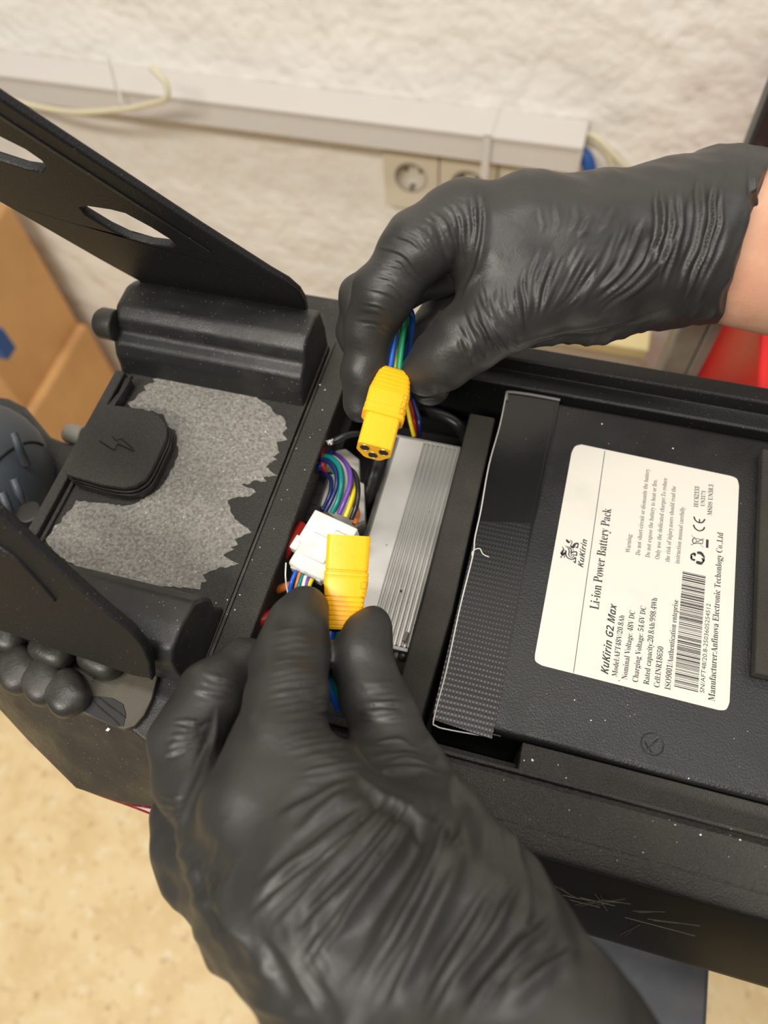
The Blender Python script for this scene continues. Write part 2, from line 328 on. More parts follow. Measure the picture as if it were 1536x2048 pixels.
# tail plate under the residue
obj('tail_plate', join(box(-212, -110.3, 57, 247, -6, -.6)), 'powder', sc, bevel=.4)
obj('plate_rim', box(-213.5, -208, 98, 203, -5, 3.2), 'powder', sc, bevel=.6)
obj('plate_rim', box(-206.8, -205, 98, 203, -5, 1.2), 'powder', sc, bevel=.4)
obj('latch_block', slab([[at(*p, z=6) for p in ((243, 790), (262, 757), (252, 754), (236, 786), (215, 810), (226, 813))]], (0, 0, -7)), 'cast', sc, bevel=.5)
# tail housing with tapering side
T = [(-97, 31), (-119, 31), (-138, 38), (-165, 42), (-195, 46), (-235, 52)]
Bm = [(-97, 14), (-125, 12), (-146, 9.5), (-169, 9.8), (-202, 24), (-240, 42)]
rings = [[(T[i][0], T[i][1], -.2), (T[i][0] * .55 + Bm[i][0] * .45, T[i][1] * .55 + Bm[i][1] * .45 - 1.5, -28), (Bm[i][0], Bm[i][1], -60), (Bm[i][0], Bm[i][1] + 6, -66), (Bm[i][0], 70, -66), (T[i][0], 70, -.2)] for i in range(6)]
obj('tail_housing', loft(rings), 'cast', sc, bevel=.9, angle=20)
obj('tail_housing', box(-212, -97.5, 71, 285, -66, -6.2), 'cast', sc, bevel=1)
obj('tail_light', slab([[at(*p, z=-66.2) for p in ((165, 1580), (200, 1593), (255, 1612), (320, 1637), (380, 1650), (380, 1560), (250, 1560))]], (0, 0, -7)), 'redpl', sc, bevel=1.5)

# cast hinge blocks left and right of the plate
upp = [(204, -3), (206, 2), (207, 10), (210.5, 16.5), (216.5, 18.5), (219, 25.5), (225, 29.5), (238, 30), (245, 27), (248, 12), (248, -3)]
lop = [(94, -3), (92, 2), (89, 9), (90.5, 17), (88, 24), (82.5, 33), (72, 36), (62, 35.5), (58, 31), (56.5, 22), (56, 8), (58, -3)]
def hinge(p, cy):
    xs = [(-214, .93), (-211, 1), (-190, 1), (-150, 1.0), (-116, 1), (-111, 1.0)]
    return loft([[(x, cy + (y - cy) * k, z * k) for y, z in p] for x, k in xs])
hb = obj('hinge_block', hinge(upp, 228), 'cast', sc, bevel=2.2, seg=3, angle=18)
obj('hinge_block', hinge(lop, 74), 'cast', sc, bevel=1.6, seg=3, angle=18)
def disc_x(x0, x1, cy, cz, r, n=24, r2=None):
    r2 = r if r2 is None else r2
    return loft([[(x, cy + q * math.cos(2 * math.pi * k / n), cz + q * math.sin(2 * math.pi * k / n)) for k in range(n)] for x, q in ((x0, r2 * .8), (x0 + (x1 - x0) * .25, r2), (x1, r))])
obj('pivot_bolt', disc_x(-223, -212, 217.5, 21, 8), 'rubber', sc, bevel=.8)
obj('end_plate', box(-113, -97.6, 250.5, 262, -40, -12), 'steel', sc, bevel=1)

# the two perforated fender arms
PN = (0, 1, .33)
def armpt(px, py): return at(px, py, pl=((0, 241, 32), PN))
outer = [(-200, 65), (0, 200), (200, 330), (400, 460), (540, 548), (575, 568), (598, 588), (609, 606), (614, 630), (520, 640), (400, 630), (285, 590), (278, 563), (200, 520), (0, 405), (-200, 290)]
h1 = [(160, 416), (175, 413), (215, 419), (250, 428), (300, 455), (340, 480), (348, 489), (342, 494), (300, 489), (262, 479), (222, 460), (172, 430)]
h2 = [(-130, 200), (-60, 238), (0, 275), (50, 300), (82, 322), (92, 337), (86, 343), (50, 338), (0, 322), (-60, 300), (-130, 255)]
nv = Vector(PN).normalized() * 4.2
lo = [[armpt(*p) for p in l] for l in (outer, h1, h2)]
fa = obj('fender_arm', slab(lo, nv), 'arm', sc, bevel=.9)
tag(obj('arm_rib', slab([[armpt(*p) for p in ((-60, 190), (200, 358), (420, 500), (421, 504), (200, 364), (-60, 197))]], Vector(PN).normalized() * -.5), 'cast', fa, bevel=.2))
mir = lambda v: Vector((v.x, 298 - v.y, v.z))
PL2 = ((0, 57, 32), (0, 1, -.33))
lo2 = [[mir(p) for p in l] for l in lo]
lo2[0] = lo2[0][:9] + [at(*p, pl=PL2) for p in ((308, 1340), (280, 1336), (200, 1308), (100, 1276), (0, 1240))] + [mir(p) for p in lo[0][-1:]]
fb = obj('fender_arm', slab(lo2, mir(nv) - Vector((0, 298, 0))), 'arm', sc, bevel=.9)
obj('arm_rib', tube([at(*p, pl=((0, 52.6, 32), (0, 1, -.33))) for p in ((-30, 1075), (30, 1115), (75, 1160), (110, 1200))], 0.9, 8), 'arm', fb, smooth=True)

# rubber foot pad with studs beside the lower arm
pad = [(313, 1346), (314, 1356), (303, 1398), (288, 1430), (268, 1452), (246, 1459), (190, 1436), (128, 1410), (80, 1390), (0, 1370), (-60, 1350), (-60, 1265), (0, 1285), (100, 1300), (205, 1335), (250, 1333), (290, 1338)]
pd = obj('foot_pad', slab([[at(*p, z=3.2) for p in pad]], (0, 0, -5)), 'pad', sc, bevel=1.0, seg=3)
obj('pad_recess', slab([[at(*p, z=3.5) for p in ((165, 1392), (190, 1392), (225, 1396), (246, 1408), (252, 1428), (247, 1452), (232, 1453), (190, 1434), (150, 1414))]], (0, 0, -.5)), 'inner', pd, bevel=.15)
for a, b in (((172, 1392), (238, 1450)), ((195, 1394), (250, 1436))):
    obj('recess_rib', tube([at(*a, z=3.7), at(*b, z=3.7)], .35, 6, 1), 'rubber', pd)
obj('pad_seam', tube([at(191, 1350, z=3.3), at(184, 1364, z=3.3)], .35, 6, 1), 'dark_hole', pd)
rot = Matrix.Rotation(math.radians(-38), 3, 'Z')
for (px, py, a, b) in ((13, 1268, 10.5, 8), (107, 1298, 10.0, 7.6), (204, 1318, 9.8, 7.6)):
    c = at(px, py, z=9); obj('stud', sball(c, a, b, 6.8, 28, 16, Matrix.Rotation(math.radians(-12), 3, 'Z')), 'rubber', pd, smooth=True)
for (px, py, a, b) in ((-40, 1318, 9.5, 8), (38, 1338, 9.4, 8.2), (88, 1362, 9.0, 8), (134, 1386, 8.8, 8)):
    c = at(px, py, z=7); obj('stud', sball(c, a * 1.12, b * 1.05, 6.6, 28, 16, rot), 'rubber', pd, smooth=True)
# charge port cover
cv = [(130, 948), (150, 914), (212, 808), (268, 815), (306, 823), (324, 836), (333, 852), (333, 872), (325, 892), (303, 938), (290, 958), (270, 971), (245, 975), (200, 968)]
cc = obj('charge_port_cover', slab([[at(*p, z=12.5) for p in cv]], (0, 0, -2.2)), 'powder', sc, bevel=.7, seg=3)
ctr = at(235, 890, z=12.5)
obj('cover_skirt', slab([[(Vector((p.x, p.y, 0)) - Vector((ctr.x, ctr.y, 0))) * .97 + Vector((ctr.x, ctr.y, 10.1)) for p in [at(*q, z=12.5) for q in cv]]], (0, 0, -10.2)), 'rubber', cc, bevel=.6)
for q in range(2): obj('skirt_ring', tube([ctr + (at(*p, z=12.5) - ctr) * .985 + Vector((0, 0, -4.5 - q * 3)) for p in cv[:0] + cv + cv[:1]], .5, 6, 2), 'rubber', cc, smooth=True)
obj('bolt_mark', join(tube([at(*p, z=12.45) for p in ((200, 882), (229, 901), (236, 888), (268, 902))], .55, 6, 1), tube([at(*p, z=12.45) for p in ((225, 873), (232, 881), (243, 877), (266, 897))], .4, 6, 1)), 'dark_hole', cc)

# torn adhesive residue
rs = [(735, 350), (820, 365), (900, 385), (1000, 400), (1060, 420), (1120, 420), (1160, 440), (1220, 480), (1240, 510), (1280, 530), (1298, 580), (1275, 600), (1298, 632), (1250, 640), (1262, 690), (1235, 710), (1250, 720), (1200, 755), (1255, 792), (1190, 800), (1205, 820), (1150, 815), (1130, 830), (1075, 832), (1135, 850), (1155, 868), (1130, 885), (1050, 895), (1030, 905), (1040, 950), (1060, 990), (1100, 1020), (1138, 1048), (1090, 1070), (1060, 1080), (1075, 1105), (1040, 1120), (1060, 1125), (1010, 1150), (1040, 1175), (1078, 1190), (1020, 1210), (1000, 1205), (940, 1230), (915, 1240), (935, 1270), (910, 1275), (905, 1308), (840, 1300), (700, 1290), (560, 1260), (340, 1200), (270, 1160), (215, 1100), (205, 1080), (235, 1050), (245, 1020), (270, 1010), (300, 960), (330, 935), (345, 905), (430, 915), (560, 930), (620, 915), (700, 870), (740, 830), (790, 740), (805, 690), (800, 640), (795, 590), (760, 570), (740, 520), (690, 500), (600, 490), (575, 465), (610, 450), (625, 425), (660, 410), (650, 390), (700, 370), (690, 355)]
rp = [Vector((x / 2.259, 600 + y / 2.259, 0)) for x, y in rs]; fr = []
rnd = random.Random(3)
for i, a in enumerate(rp):
    b = rp[(i + 1) % len(rp)]; n = max(1, int((b - a).length / 5)); d = (b - a); nn = Vector((-d.y, d.x, 0)).normalized()
    for k in range(n):
        q = a + d * (k / n) + (nn * rnd.uniform(-1.6, 1.6) if k else Vector()); fr.append(at(q.x, q.y, z=-.35))
obj('adhesive_residue', slab([fr], (0, 0, -.3)), 'residue', sc)

# mudguard and motor behind the plate
obj('mudguard', ball((-288, 126, -36), 47, 60, 44, 40, 24), 'fender', sc, smooth=True)
mg = at(57, 1020, z=-8)
obj('mudguard_hole', ball(at(57, 1024, z=-4), 6, 6, .6, 20, 8), 'dark_hole', sc, smooth=True)
obj('mudguard_seam', tube([Vector((-288, 126, -36)) + Vector((47 * math.sin(.78) * 1.0, 60 * math.cos(.78) * math.sin(a), 44 * math.cos(.78) * math.cos(a))) * 1.005 for a in np.linspace(-1.3, 1.4, 14)], .7, 6), 'dark_hole', sc)
for px, py in ((27, 866), (28, 958), (4, 985)): obj('mudguard_rib', tube([at(px, py, z=2), at(px + 12, py + 30, z=-3), at(px + 26, py + 62, z=-16)], 2.2, 10), 'fender', sc, smooth=True)
obj('swing_arm', slab([[at(*p, z=-52) for p in ((-30, 790), (20, 797), (50, 812), (100, 872), (135, 885), (200, 880), (220, 860), (200, 940), (110, 1010), (40, 990), (0, 900))]], (0, 0, -10)), 'cast', sc, bevel=2)
obj('axle_bolt', disc_x(-262, -250, 190, -52, 6), 'steel', sc, bevel=.8)
# scratches and dust
sr = random.Random(11); ss = []
for (a, b) in (((1110, 1772), (1150, 1795)), ((1125, 1790), (1180, 1802)), ((1150, 1810), (1210, 1800)), ((1160, 1795), (1230, 1812)), ((1180, 1808), (1250, 1798)), ((1190, 1788), (1215, 1822)), ((1205, 1800), (1262, 1808)), ((1265, 1822), (1330, 1824)), ((1295, 1838), (1400, 1852)), ((1250, 1835), (1390, 1872)), ((1240, 1870), (1280, 1850)), ((1140, 1800), (1200, 1815))):
    pa = at(*a, pl=((0, 21.5, -28), (0, 1, -.27))); pb = at(*b, pl=((0, 21.5, -28), (0, 1, -.27)))
    mid = (pa + pb) / 2 + Vector((0, 0, sr.uniform(-.8, .8)))
    ss.append(tube([pa, mid, pb], .08, 4, 4)); ss.append(tube([pa + Vector((2, 0, .8)), mid + Vector((1, 0, -1)), pb.lerp(pa, .4)], .06, 4, 4))
tag(obj('scratches', join(*ss), M.setdefault('scr', mat('scratched_paint', (.17, .14, .11), .6)), sc), kind='stuff')
fl = []
def flake(p, s):
    a = sr.uniform(0, 3.1); v = [Vector((math.cos(a + k * 1.57) * s * sr.uniform(.5, 1), math.sin(a + k * 1.57) * s * sr.uniform(.5, 1), 0)) for k in range(4)]
    return slab([[p + q for q in v]], (0, 0, .25))
for (px, py, s) in ((578, 803, 1.3), (561, 786, .8), (640, 770, .6), (432, 1206, .5), (645, 820, .5), (361, 845, .5), (368, 1035, .8), (620, 875, .4), (593, 897, .4), (531, 864, .9), (563, 1000, .4), (216, 1460, 1.3), (248, 1378, .6), (650, 780, .6), (520, 1095, .5), (610, 940, .4), (480, 1190, .6), (455, 1200, .5), (470, 1220, .5), (310, 1280, .5), (505, 1120, .4), (575, 980, .4), (640, 860, .3), (1401, 1670, .7), (1480, 1680, .6), (1350, 1650, .4), (1286, 1705, .4), (1065, 1520, 1.0), (1048, 1521, .6), (1116, 1530, .4), (1132, 1556, .4)):
    fl.append(flake(at(px, py, z=.1 if not (1040 < px < 1140) else -12.4), s * .8))
for k in range(70): fl.append(flake(Vector((sr.uniform(-212, -100), sr.uniform(60, 200), .05)), sr.uniform(.1, .28)))
for k in range(35): fl.append(flake(Vector((sr.uniform(-30, 130), sr.uniform(34, 58), .05)), sr.uniform(.1, .25)))
tag(obj('dust_flakes', join(*fl), 'fluff', sc), kind='stuff')

# ---------------------------------------------------------------- battery pack
bt = thing('battery_pack', 'black wrapped battery pack with large white printed label lying in the scooter deck', 'battery', (190, 158, -62))
BZ = -12.0
bb = obj('battery_case', box(-12, XE - 8, 72.6, 246.5, -62, BZ), 'battery', bt, bevel=3.2, seg=5)
def P(px, py, dz=0.0): return at(px, py, z=BZ + dz)
obj('tape_strip', slab([[P(1015, 785, .3), P(1120, 800, .3), P(1086, 960, .3), P(1051, 1130, .3), P(1030, 1140, .3), P(948, 1130, .3), P(958, 1010, .3)]], (0, 0, -.25)), 'tape1', bt, bevel=.1)
tp = [P(955, 1042, .55), P(1062, 1046, .55), P(1046, 1150, .55), P(1000, 1400, .55), P(984, 1478, .55), P(868, 1440, .55), P(905, 1270, .55)]
obj('tape_strip', join(slab([tp], (0, 0, -.3)), box(-13.2, -12.2, 74, 246, -50, -12.5)), 'tape', bt, bevel=.1)
obj('tape_strip', slab([[Vector((-13, 71.9, -13)), Vector((16, 71.9, -13)), Vector((16, 71.4, -40)), Vector((-13, 71.4, -40))]], (0, .5, 0)), 'tape', bt)
obj('loose_thread', tube([P(1013, 786, 1), P(1000, 850, 1), P(978, 930, 1), P(962, 1020, 1), P(950, 1075, 1.2), P(946, 1110, 1), P(920, 1215, .8), P(893, 1340, .8), P(868, 1436, .9), P(872, 1452, 0), P(900, 1460, -1), P(974, 1473, -1)], .33, 6, 6), 'stitch', bt)
obj('loose_thread', tube([P(944, 1112, 1), P(946, 1102, 1.5), P(959, 1097, 1.5), P(966, 1108, 1.2), P(978, 1114, .8)], .25, 6, 6), 'stitch', bt)
obj('tape_edge', tube([P(1014, 800, .8), P(1014, 788, .9), P(1018, 784, .9), P(1060, 789, .9), P(1120, 800, .7)], .7, 6, 4), M.setdefault('te', mat('frayed_tape_edge', (.22, .21, .2), .5)), bt)
for k in (0, 1): obj('tape_crease', tube([P(1110 + 8 * k, 812, .35), P(1085 + 8 * k, 940, .4), P(1062 + 8 * k, 1040, .4)], .22, 5, 4), 'tape', bt)
lc = [(1143, 906), (1150, 893), (1163, 889), (1300, 918), (1462, 952), (1474, 958), (1478, 972), (1470, 1150), (1459, 1405), (1452, 1419), (1437, 1420), (1260, 1374), (1084, 1331), (1071, 1322), (1070, 1309)]
lb = obj('label', slab([smooth_path([P(*p, .25) for p in lc[:3]], 4) + smooth_path([P(*p, .25) for p in lc[4:7]], 4) + smooth_path([P(*p, .25) for p in lc[8:11]], 4) + smooth_path([P(*p, .25) for p in lc[12:]], 4)], (0, 0, -.2)), 'label', bt)
def bold(s):
    return ''.join(chr(0x1D400 + ord(c) - 65) if 'A' <= c <= 'Z' else chr(0x1D41A + ord(c) - 97) if 'a' <= c <= 'z' else chr(0x1D7CE + ord(c) - 48) if '0' <= c <= '9' else c for c in s)
def sans(s): return ''.join(chr(0x1D63C + ord(c) - 65) if 'A' <= c <= 'Z' else chr(0x1D656 + ord(c) - 97) if 'a' <= c <= 'z' else chr(0x1D7EC + ord(c) - 48) if '0' <= c <= '9' else c for c in s)
LZ = .30
def text(s, a, b, cap, serif=True, m='ink', shear=0.0, name='printed_text', thick=0):
    """a, b: baseline start / end (zoomed label coordinates); cap height in mm"""
    A = P(1040 + a[0] / 3.097, 860 + a[1] / 3.097, LZ); B2 = P(1040 + b[0] / 3.097, 860 + b[1] / 3.097, LZ)
    c = bpy.data.curves.new('txt', 'FONT'); c.body = bold(s) if serif else sans(s) if shear else s; c.shear = shear; c.resolution_u = 3; c.offset = thick
    o = bpy.data.objects.new('txt', c); COL.objects.link(o)
    dg = bpy.context.evaluated_depsgraph_get(); dg.update(); me = bpy.data.meshes.new_from_object(o.evaluated_get(dg)); bpy.data.objects.remove(o)
    V = np.array([v.co[:2] for v in me.vertices]); w0, w1 = V[:, 0].min(), V[:, 0].max()
    L = (B2 - A).length; u = (B2 - A).normalized(); n = Vector((0, 0, 1)).cross(u)
    sx = L / (w1 - w0); sy = cap / (0.70 if serif else 0.73)
    VV = [A + u * (x - w0) * sx + n * y * sy for x, y in V]
    Fc = [tuple(p.vertices) for p in me.polygons]
    return obj(name, (VV, Fc), m, lb)
text('Li-ion Power Battery Pack', (487, 1115), (566, 490), 4.1)
text('KuKirin G2 Max', (546, 1515), (600, 1080), 3.3, False, shear=.1)
text('Model:AFT48V/20.8Ah', (601, 1530), (647, 1150), 2.3)
text('Nominal Voltage: 48V DC', (663, 1548), (713, 1122), 2.4)
text('Charging Voltage: 54.6V DC', (730, 1565), (781, 1095), 2.4)
text('Rated capacity:20.8Ah/998.4Wh', (798, 1580), (851, 1042), 2.4)
text('Cell:INR18650', (863, 1598), (889, 1345), 2.4)
text('ISO9001/Authentication enteprise', (931, 1612), (981, 1055), 2.4)
text('SN/AFT48/20.8-2503605254512', (1141, 1630), (1181, 1078), 1.9, False)
text('Manufacturer:Anfinova Electronic Techonlogy Co.,Ltd', (1206, 1682), (1258, 638), 2.7)
text('Warning:', (681, 762), (693, 645), 2.1, m='greyink')
text('Do not short-circuit or dismantle the battery.', (743, 778), (802, 240), 2.1, m='greyink')
text('Do not expose the battery to heat or fire.', (804, 792), (850, 308), 2.1, m='greyink')
text('Only use the dedicated charger.To reduce', (863, 803), (912, 300), 2.1, m='greyink')
text('the risk of injury,users should read the', (926, 818), (966, 350), 2.1, m='greyink')
text('instruction manual carefully.', (987, 830), (1020, 475), 2.1, m='greyink')
text('IEC62133', (1103, 480), (1111, 352), 2.1); text('UN3171', (1143, 475), (1150, 378), 1.9); text('MSDS UN38.3', (1188, 530), (1198, 340), 2.1)
text('KuKirin', (391, 853), (417, 680), 2.6, False, shear=.1)
text('`', (640, 1572), (644, 1562), 2.5, False)
# ruled line, barcode
def Z2(x, y, dz=LZ): return P(1040 + x / 3.097, 860 + y / 3.097, dz)
obj('ruled_line', slab([[Z2(523, 130), Z2(528, 130), Z2(334, 1503), Z2(329, 1502)]], (0, 0, .04)), 'greyink', lb)
bars = []; br = random.Random(5); t_ = 0.0
c0, c1, c2, c3 = Z2(955, 1588), Z2(1103, 1624), Z2(1150, 901), Z2(1008, 870)
while t_ < .995:
    wd = br.choice((.004, .004, .008, .0125)); a, b = t_, min(t_ + wd, 1)
    bars.append(slab([[c0.lerp(c3, a), c1.lerp(c2, a), c1.lerp(c2, b), c0.lerp(c3, b)]], (0, 0, .04))); t_ = b + br.choice((.004, .005, .008, .011))
tag(obj('barcode', join(*bars), 'ink', lb), kind='stuff')
def ribbon(pts, sc_, ox, oy, dz=LZ):
    Q = [(P(ox + x / sc_, oy + y / sc_, dz), w_ / sc_ * .196) for x, y, w_ in pts]
    V, Fc = [], []
    for i, (p, wd) in enumerate(Q):
        T_ = (Q[min(i + 1, len(Q) - 1)][0] - Q[max(i - 1, 0)][0]).normalized(); n = Vector((-T_.y, T_.x, 0)) * wd / 2
        V += [tuple(p + n), tuple(p - n)]
    for i in range(len(Q) - 1): Fc.append((2 * i, 2 * i + 1, 2 * i + 3, 2 * i + 2))
    return V, Fc
def ribs(pts, *a):
    out = []; P3 = smooth_path([Vector(p) for p in pts], 5); return ribbon([tuple(p) for p in P3], *a)
emb = [[(415, 235, 14), (440, 275, 75), (480, 315, 62), (515, 300, 30)], [(505, 265, 12), (555, 288, 28), (562, 335, 26), (532, 385, 24), (545, 425, 65), (590, 440, 80), (612, 400, 80), (645, 355, 62), (720, 338, 40)], [(722, 335, 40), (715, 400, 34), (700, 455, 36), (655, 430, 36)],
       [(385, 405, 10), (440, 430, 30), (480, 490, 34), (492, 560, 34), (480, 640, 28), (520, 690, 24), (570, 700, 24), (612, 660, 26), (600, 620, 20), (548, 655, 22), (540, 610, 24)], [(470, 420, 12), (520, 470, 38), (550, 520, 30), (528, 570, 40)], [(530, 600, 40), (590, 562, 45), (685, 560, 38)], [(685, 560, 36), (680, 650, 36), (632, 635, 34)],
       [(580, 500, 44), (604, 515, 30)], [(310, 415, 10), (345, 480, 34), (325, 545, 60), (300, 600, 85), (355, 612, 66), (402, 570, 60), (400, 530, 34), (365, 520, 18)], [(300, 610, 60), (312, 660, 30), (272, 688, 26), (300, 712, 24)], [(335, 630, 36), (375, 670, 28), (358, 712, 24)], [(395, 590, 50), (425, 680, 36), (500, 738, 34), (590, 745, 36), (645, 705, 46)], [(655, 700, 36), (655, 770, 34), (645, 838, 38), (600, 795, 26)]]
obj('emblem', join(*[ribs(e, 12.8, 1100, 1060) for e in emb]), 'ink', lb)
K = 10.24
cew = [[(285, 750, 40), (320, 830, 36), (400, 875, 34), (470, 860, 36), (510, 800, 38)], [(400, 800, 30), (400, 870, 34)], [(275, 915, 40), (310, 990, 36), (390, 1040, 34), (470, 1020, 36), (505, 965, 38)]]
obj('conformity_mark', join(*[ribs(e, K, 1360, 960) for e in cew]), 'ink', lb)
binw = [[(235, 1130, 10), (480, 1380, 10)], [(225, 1330, 16), (490, 1200, 16)], [(300, 1170, 14), (262, 1220, 24), (262, 1270, 24), (300, 1310, 12)], [(300, 1185, 12), (470, 1235, 22)], [(300, 1300, 12), (465, 1300, 22)], [(470, 1235, 20), (465, 1305, 10)], [(330, 1200, 10), (330, 1290, 10)], [(562, 1218, 60), (555, 1390, 60)]]
obj('bin_mark', join(*[ribs(e, K, 1360, 960) for e in binw]), 'ink', lb)
rec = [[(350, 1490, 60), (430, 1500, 80), (500, 1590, 40)], [(470, 1600, 90), (490, 1665, 40)], [(490, 1640, 50), (440, 1710, 50), (400, 1700, 90), (330, 1680, 70)], [(310, 1640, 60), (240, 1620, 50), (235, 1560, 50)], [(235, 1600, 50), (235, 1530, 40), (300, 1510, 60), (300, 1560, 40)]]
obj('recycling_mark', join(*[ribs(e, K, 1360, 960) for e in rec]), 'ink', lb)
cm = P(1305, 1488, .1); obj('moulded_mark', join(tube([cm + Vector((4.4 * math.cos(a), 4.4 * math.sin(a), 0)) for a in np.linspace(0, 2 * math.pi, 25)], .28, 6, 2), tube([cm + Vector((-2, -2.5, .1)), cm + Vector((2, 2.5, .1))], .2, 5, 1), tube([cm + Vector((-3, 0, .1)), cm + Vector((0, -3.5, .1))], .2, 5, 1)), 'battery', bb, smooth=True)
fl = []
for (px, py, s) in ((1227, 810, .6), (1204, 848, .7), (1346, 897, .8), (1149, 1400, .5), (1182, 1441, .7), (1210, 1441, .4), (1255, 1410, .3), (1377, 1557, .6), (1468, 1477, .3), (1044, 1154, .6), (1043, 975, .3), (1260, 1432, .3)): fl.append(flake(P(px, py, .05), s * .7))
for k in range(70): fl.append(flake(Vector((sr.uniform(-8, 130), sr.uniform(78, 240), BZ + .35)), sr.uniform(.06, .18)))
tag(obj('dust_flakes', join(*fl), 'fluff', bt), kind='stuff')
tag(obj('foam_pad', box(112, 170, 122, 236, BZ + .1, BZ + 6), 'foam', bevel=.8), 'brown-grey foam pad stuck on the battery at the right edge of the frame', 'foam pad')
tag(obj('foam_strip', loft([[(-30, 66.4, z), (-17.5, 66.4, z), (-15, 120, z), (-16.3, 226, z), (-29.3, 226, z), (-28.5, 120, z)] for z in (-65.5, -8)]), 'foam', bevel=1.0, seg=3), 'long dark grey foam strip standing between aluminium controller and battery', 'foam strip')

# ---------------------------------------------------------------- motor controller
ct = thing('motor_controller', 'ribbed silver aluminium controller box between the wiring and the foam strip', 'controller', (-48, 155, -64))
pr = [(-67.5, -64), (-67.5, -30), (-66, -27), (-63.6, -20.2), (-62.6, -19.2), (-50, -19.2)]
x = -49.6
for k in range(8):
    pr += [(x, -19.4), (x + .2, -21.6), (x + 1.0, -21.6), (x + 1.35, -19.5), (x + 1.75, -19.1), (x + 2.1, -19.4)]; x += 2.32
pr += [(-30.6, -19.6), (-30.0, -21.5), (-30.0, -64)]
obj('controller_case', slab([[(px_, 101.5, z_) for px_, z_ in pr]], (0, 109, 0)), 'alu', ct)
for yy in ((99.2, 101.4), (210.6, 212.4)): obj('end_plate', box(-66.5, -30.4, yy[0], yy[1], -63, -19.6), 'aludark', ct, bevel=.4)
for (a, b) in ((-34.5, 98), (-62, 98), (-34.5, 213.2)):
    s_ = obj('screw', loft([[(a + 2.4 * math.cos(q) * k, b + (-.5 if b < 150 else .5) * e, -25 + 2.4 * math.sin(q) * k) for q in np.linspace(0, 2 * math.pi, 17)[:-1]] for e, k in ((-3, 1), (0, 1), (1.6, .8), (2.4, .3))]), 'steel', ct, smooth=True)
obj('screw', tube([(-33.2, 103.5, -18.4), (-32.6, 108, -18.4)], .9, 8, 1), 'steel', ct)
tag(obj('dirt_specks', join(*[flake(at(px, py, z=-19), s) for px, py, s in ((802, 1182, .9), (773, 1090, .4), (791, 1126, .3), (859, 1024, .3), (828, 1250, .3), (836, 1106, .25))]), 'dark_hole', ct), kind='stuff')

# ---------------------------------------------------------------- wiring in the compartment
def W(name, pts, r, m, lab, cat='wire', group=None):
    return tag(obj(name, tube([at(p[0], p[1], z=p[2]) for p in pts], r, 8, 8), m, smooth=True), lab, cat, group)
tag(obj('screw', ball(at(806, 1311, z=-24), 3.0, 3.0, 2.2, 14, 8), 'blackpost', smooth=True), 'black round-headed screw under the lower end of the silver controller', 'screw')
# white multi-pin connector
wc = thing('white_connector', 'white nylon multi-pin connector with coloured wires, left of the yellow plug', 'connector', at(640, 1090, z=-8))
cA, cB = at(671, 1040, z=0), at(610, 1142, z=-2); u = (cB - cA).normalized(); v = (at(715, 1063, z=0) - at(627, 1015, z=0)).normalized(); n = u.cross(v).normalized()
if n.z < 0: n = -n
v = n.cross(u).normalized(); L = (cB - cA).length; c = (cA + cB) / 2 - n * 5
obj('housing', frame_box(c - u * (L * .22), u, v, n, L * .62, 23, 9.6), 'white', wc, bevel=.8, seg=3)
obj('housing', frame_box(c + u * (L * .25), u, v, n, L * .50, 19.5, 8.0), 'white', wc, bevel=1.6, seg=3)
obj('latch', frame_box(c + n * 4.9 + u * 1.5 , u, v, n, L * .42, 12, 1.8), 'white', wc, bevel=.5)
obj('latch_step', frame_box(c + n * 5.6 - u * 5.5 + v * 5.5, u, v, n, 7, 6.5, 1.8), 'white', wc, bevel=.4)
for k in range(3): obj('latch_rib', frame_box(c + n * 6.7 + v * (3.4 + k * 2.1) - u * 5.5, u, v, n, 6.5, .5, .7), 'white', wc)
obj('side_clip', frame_box(c + u * 3 - v * 11.6 * (1 if (at(572, 1100, z=0) - c).dot(v) < 0 else -1), u, v, n, 7, 3.6, 6), 'white', wc, bevel=.4)
for sgn in (-1, 1): obj('pin_insert', frame_box(c + u * sgn * (L * .5 + .4) , u, v, n, 1.2, 16, 5.5), M.setdefault('insert', mat('grey_white_insert', (.52, .53, .52), .35)), wc, bevel=.4)
up_w = [('w_navy', [(651, 1022, -3), (661, 1003, 0), (672, 975, 3), (672, 945, 4), (655, 922, 0), (630, 920, -12)], 1.15), ('w_teal', [(664, 1025, -3), (676, 1000, 1), (683, 965, 4), (679, 935, 4), (662, 916, 0), (640, 912, -14)], 1.35), ('w_white', [(671, 1025, -5), (683, 995, -2), (692, 965, 0), (688, 935, 0), (675, 920, -6), (662, 912, -20)], 1.0),
        ('w_purple', [(678, 1028, -3), (690, 1000, 1), (701, 965, 3), (698, 938, 2), (684, 918, -4), (668, 908, -20)], 1.25), ('w_yellow', [(691, 1033, -4), (700, 1010, -1), (708, 980, 0), (706, 955, -4), (695, 935, -14)], 1.25), ('w_orange', [(700, 1038, -8), (710, 1020, -8), (700, 980, -10), (688, 945, -14)], 1.0),
        ('w_green', [(694, 1030, -6), (704, 1005, -4), (709, 975, -4), (702, 948, -8), (690, 930, -18)], .8), ('w_black', [(703, 1038, -2), (713, 1010, 2), (716, 975, 4), (709, 948, 2), (690, 930, -6)], 1.25), ('w_navy', [(645, 1020, -6), (654, 1003, -6), (662, 978, -5), (660, 955, -8), (640, 945, -16)], 1.1), ('w_orange', [(708, 1048, -6), (715, 1032, -7), (712, 1010, -12), (706, 1000, -18)], 1.2)]
for m_, pts, r in up_w: obj('wire', tube([at(a, b, z=z_) for a, b, z_ in pts], r, 8, 8), m_, wc, smooth=True)
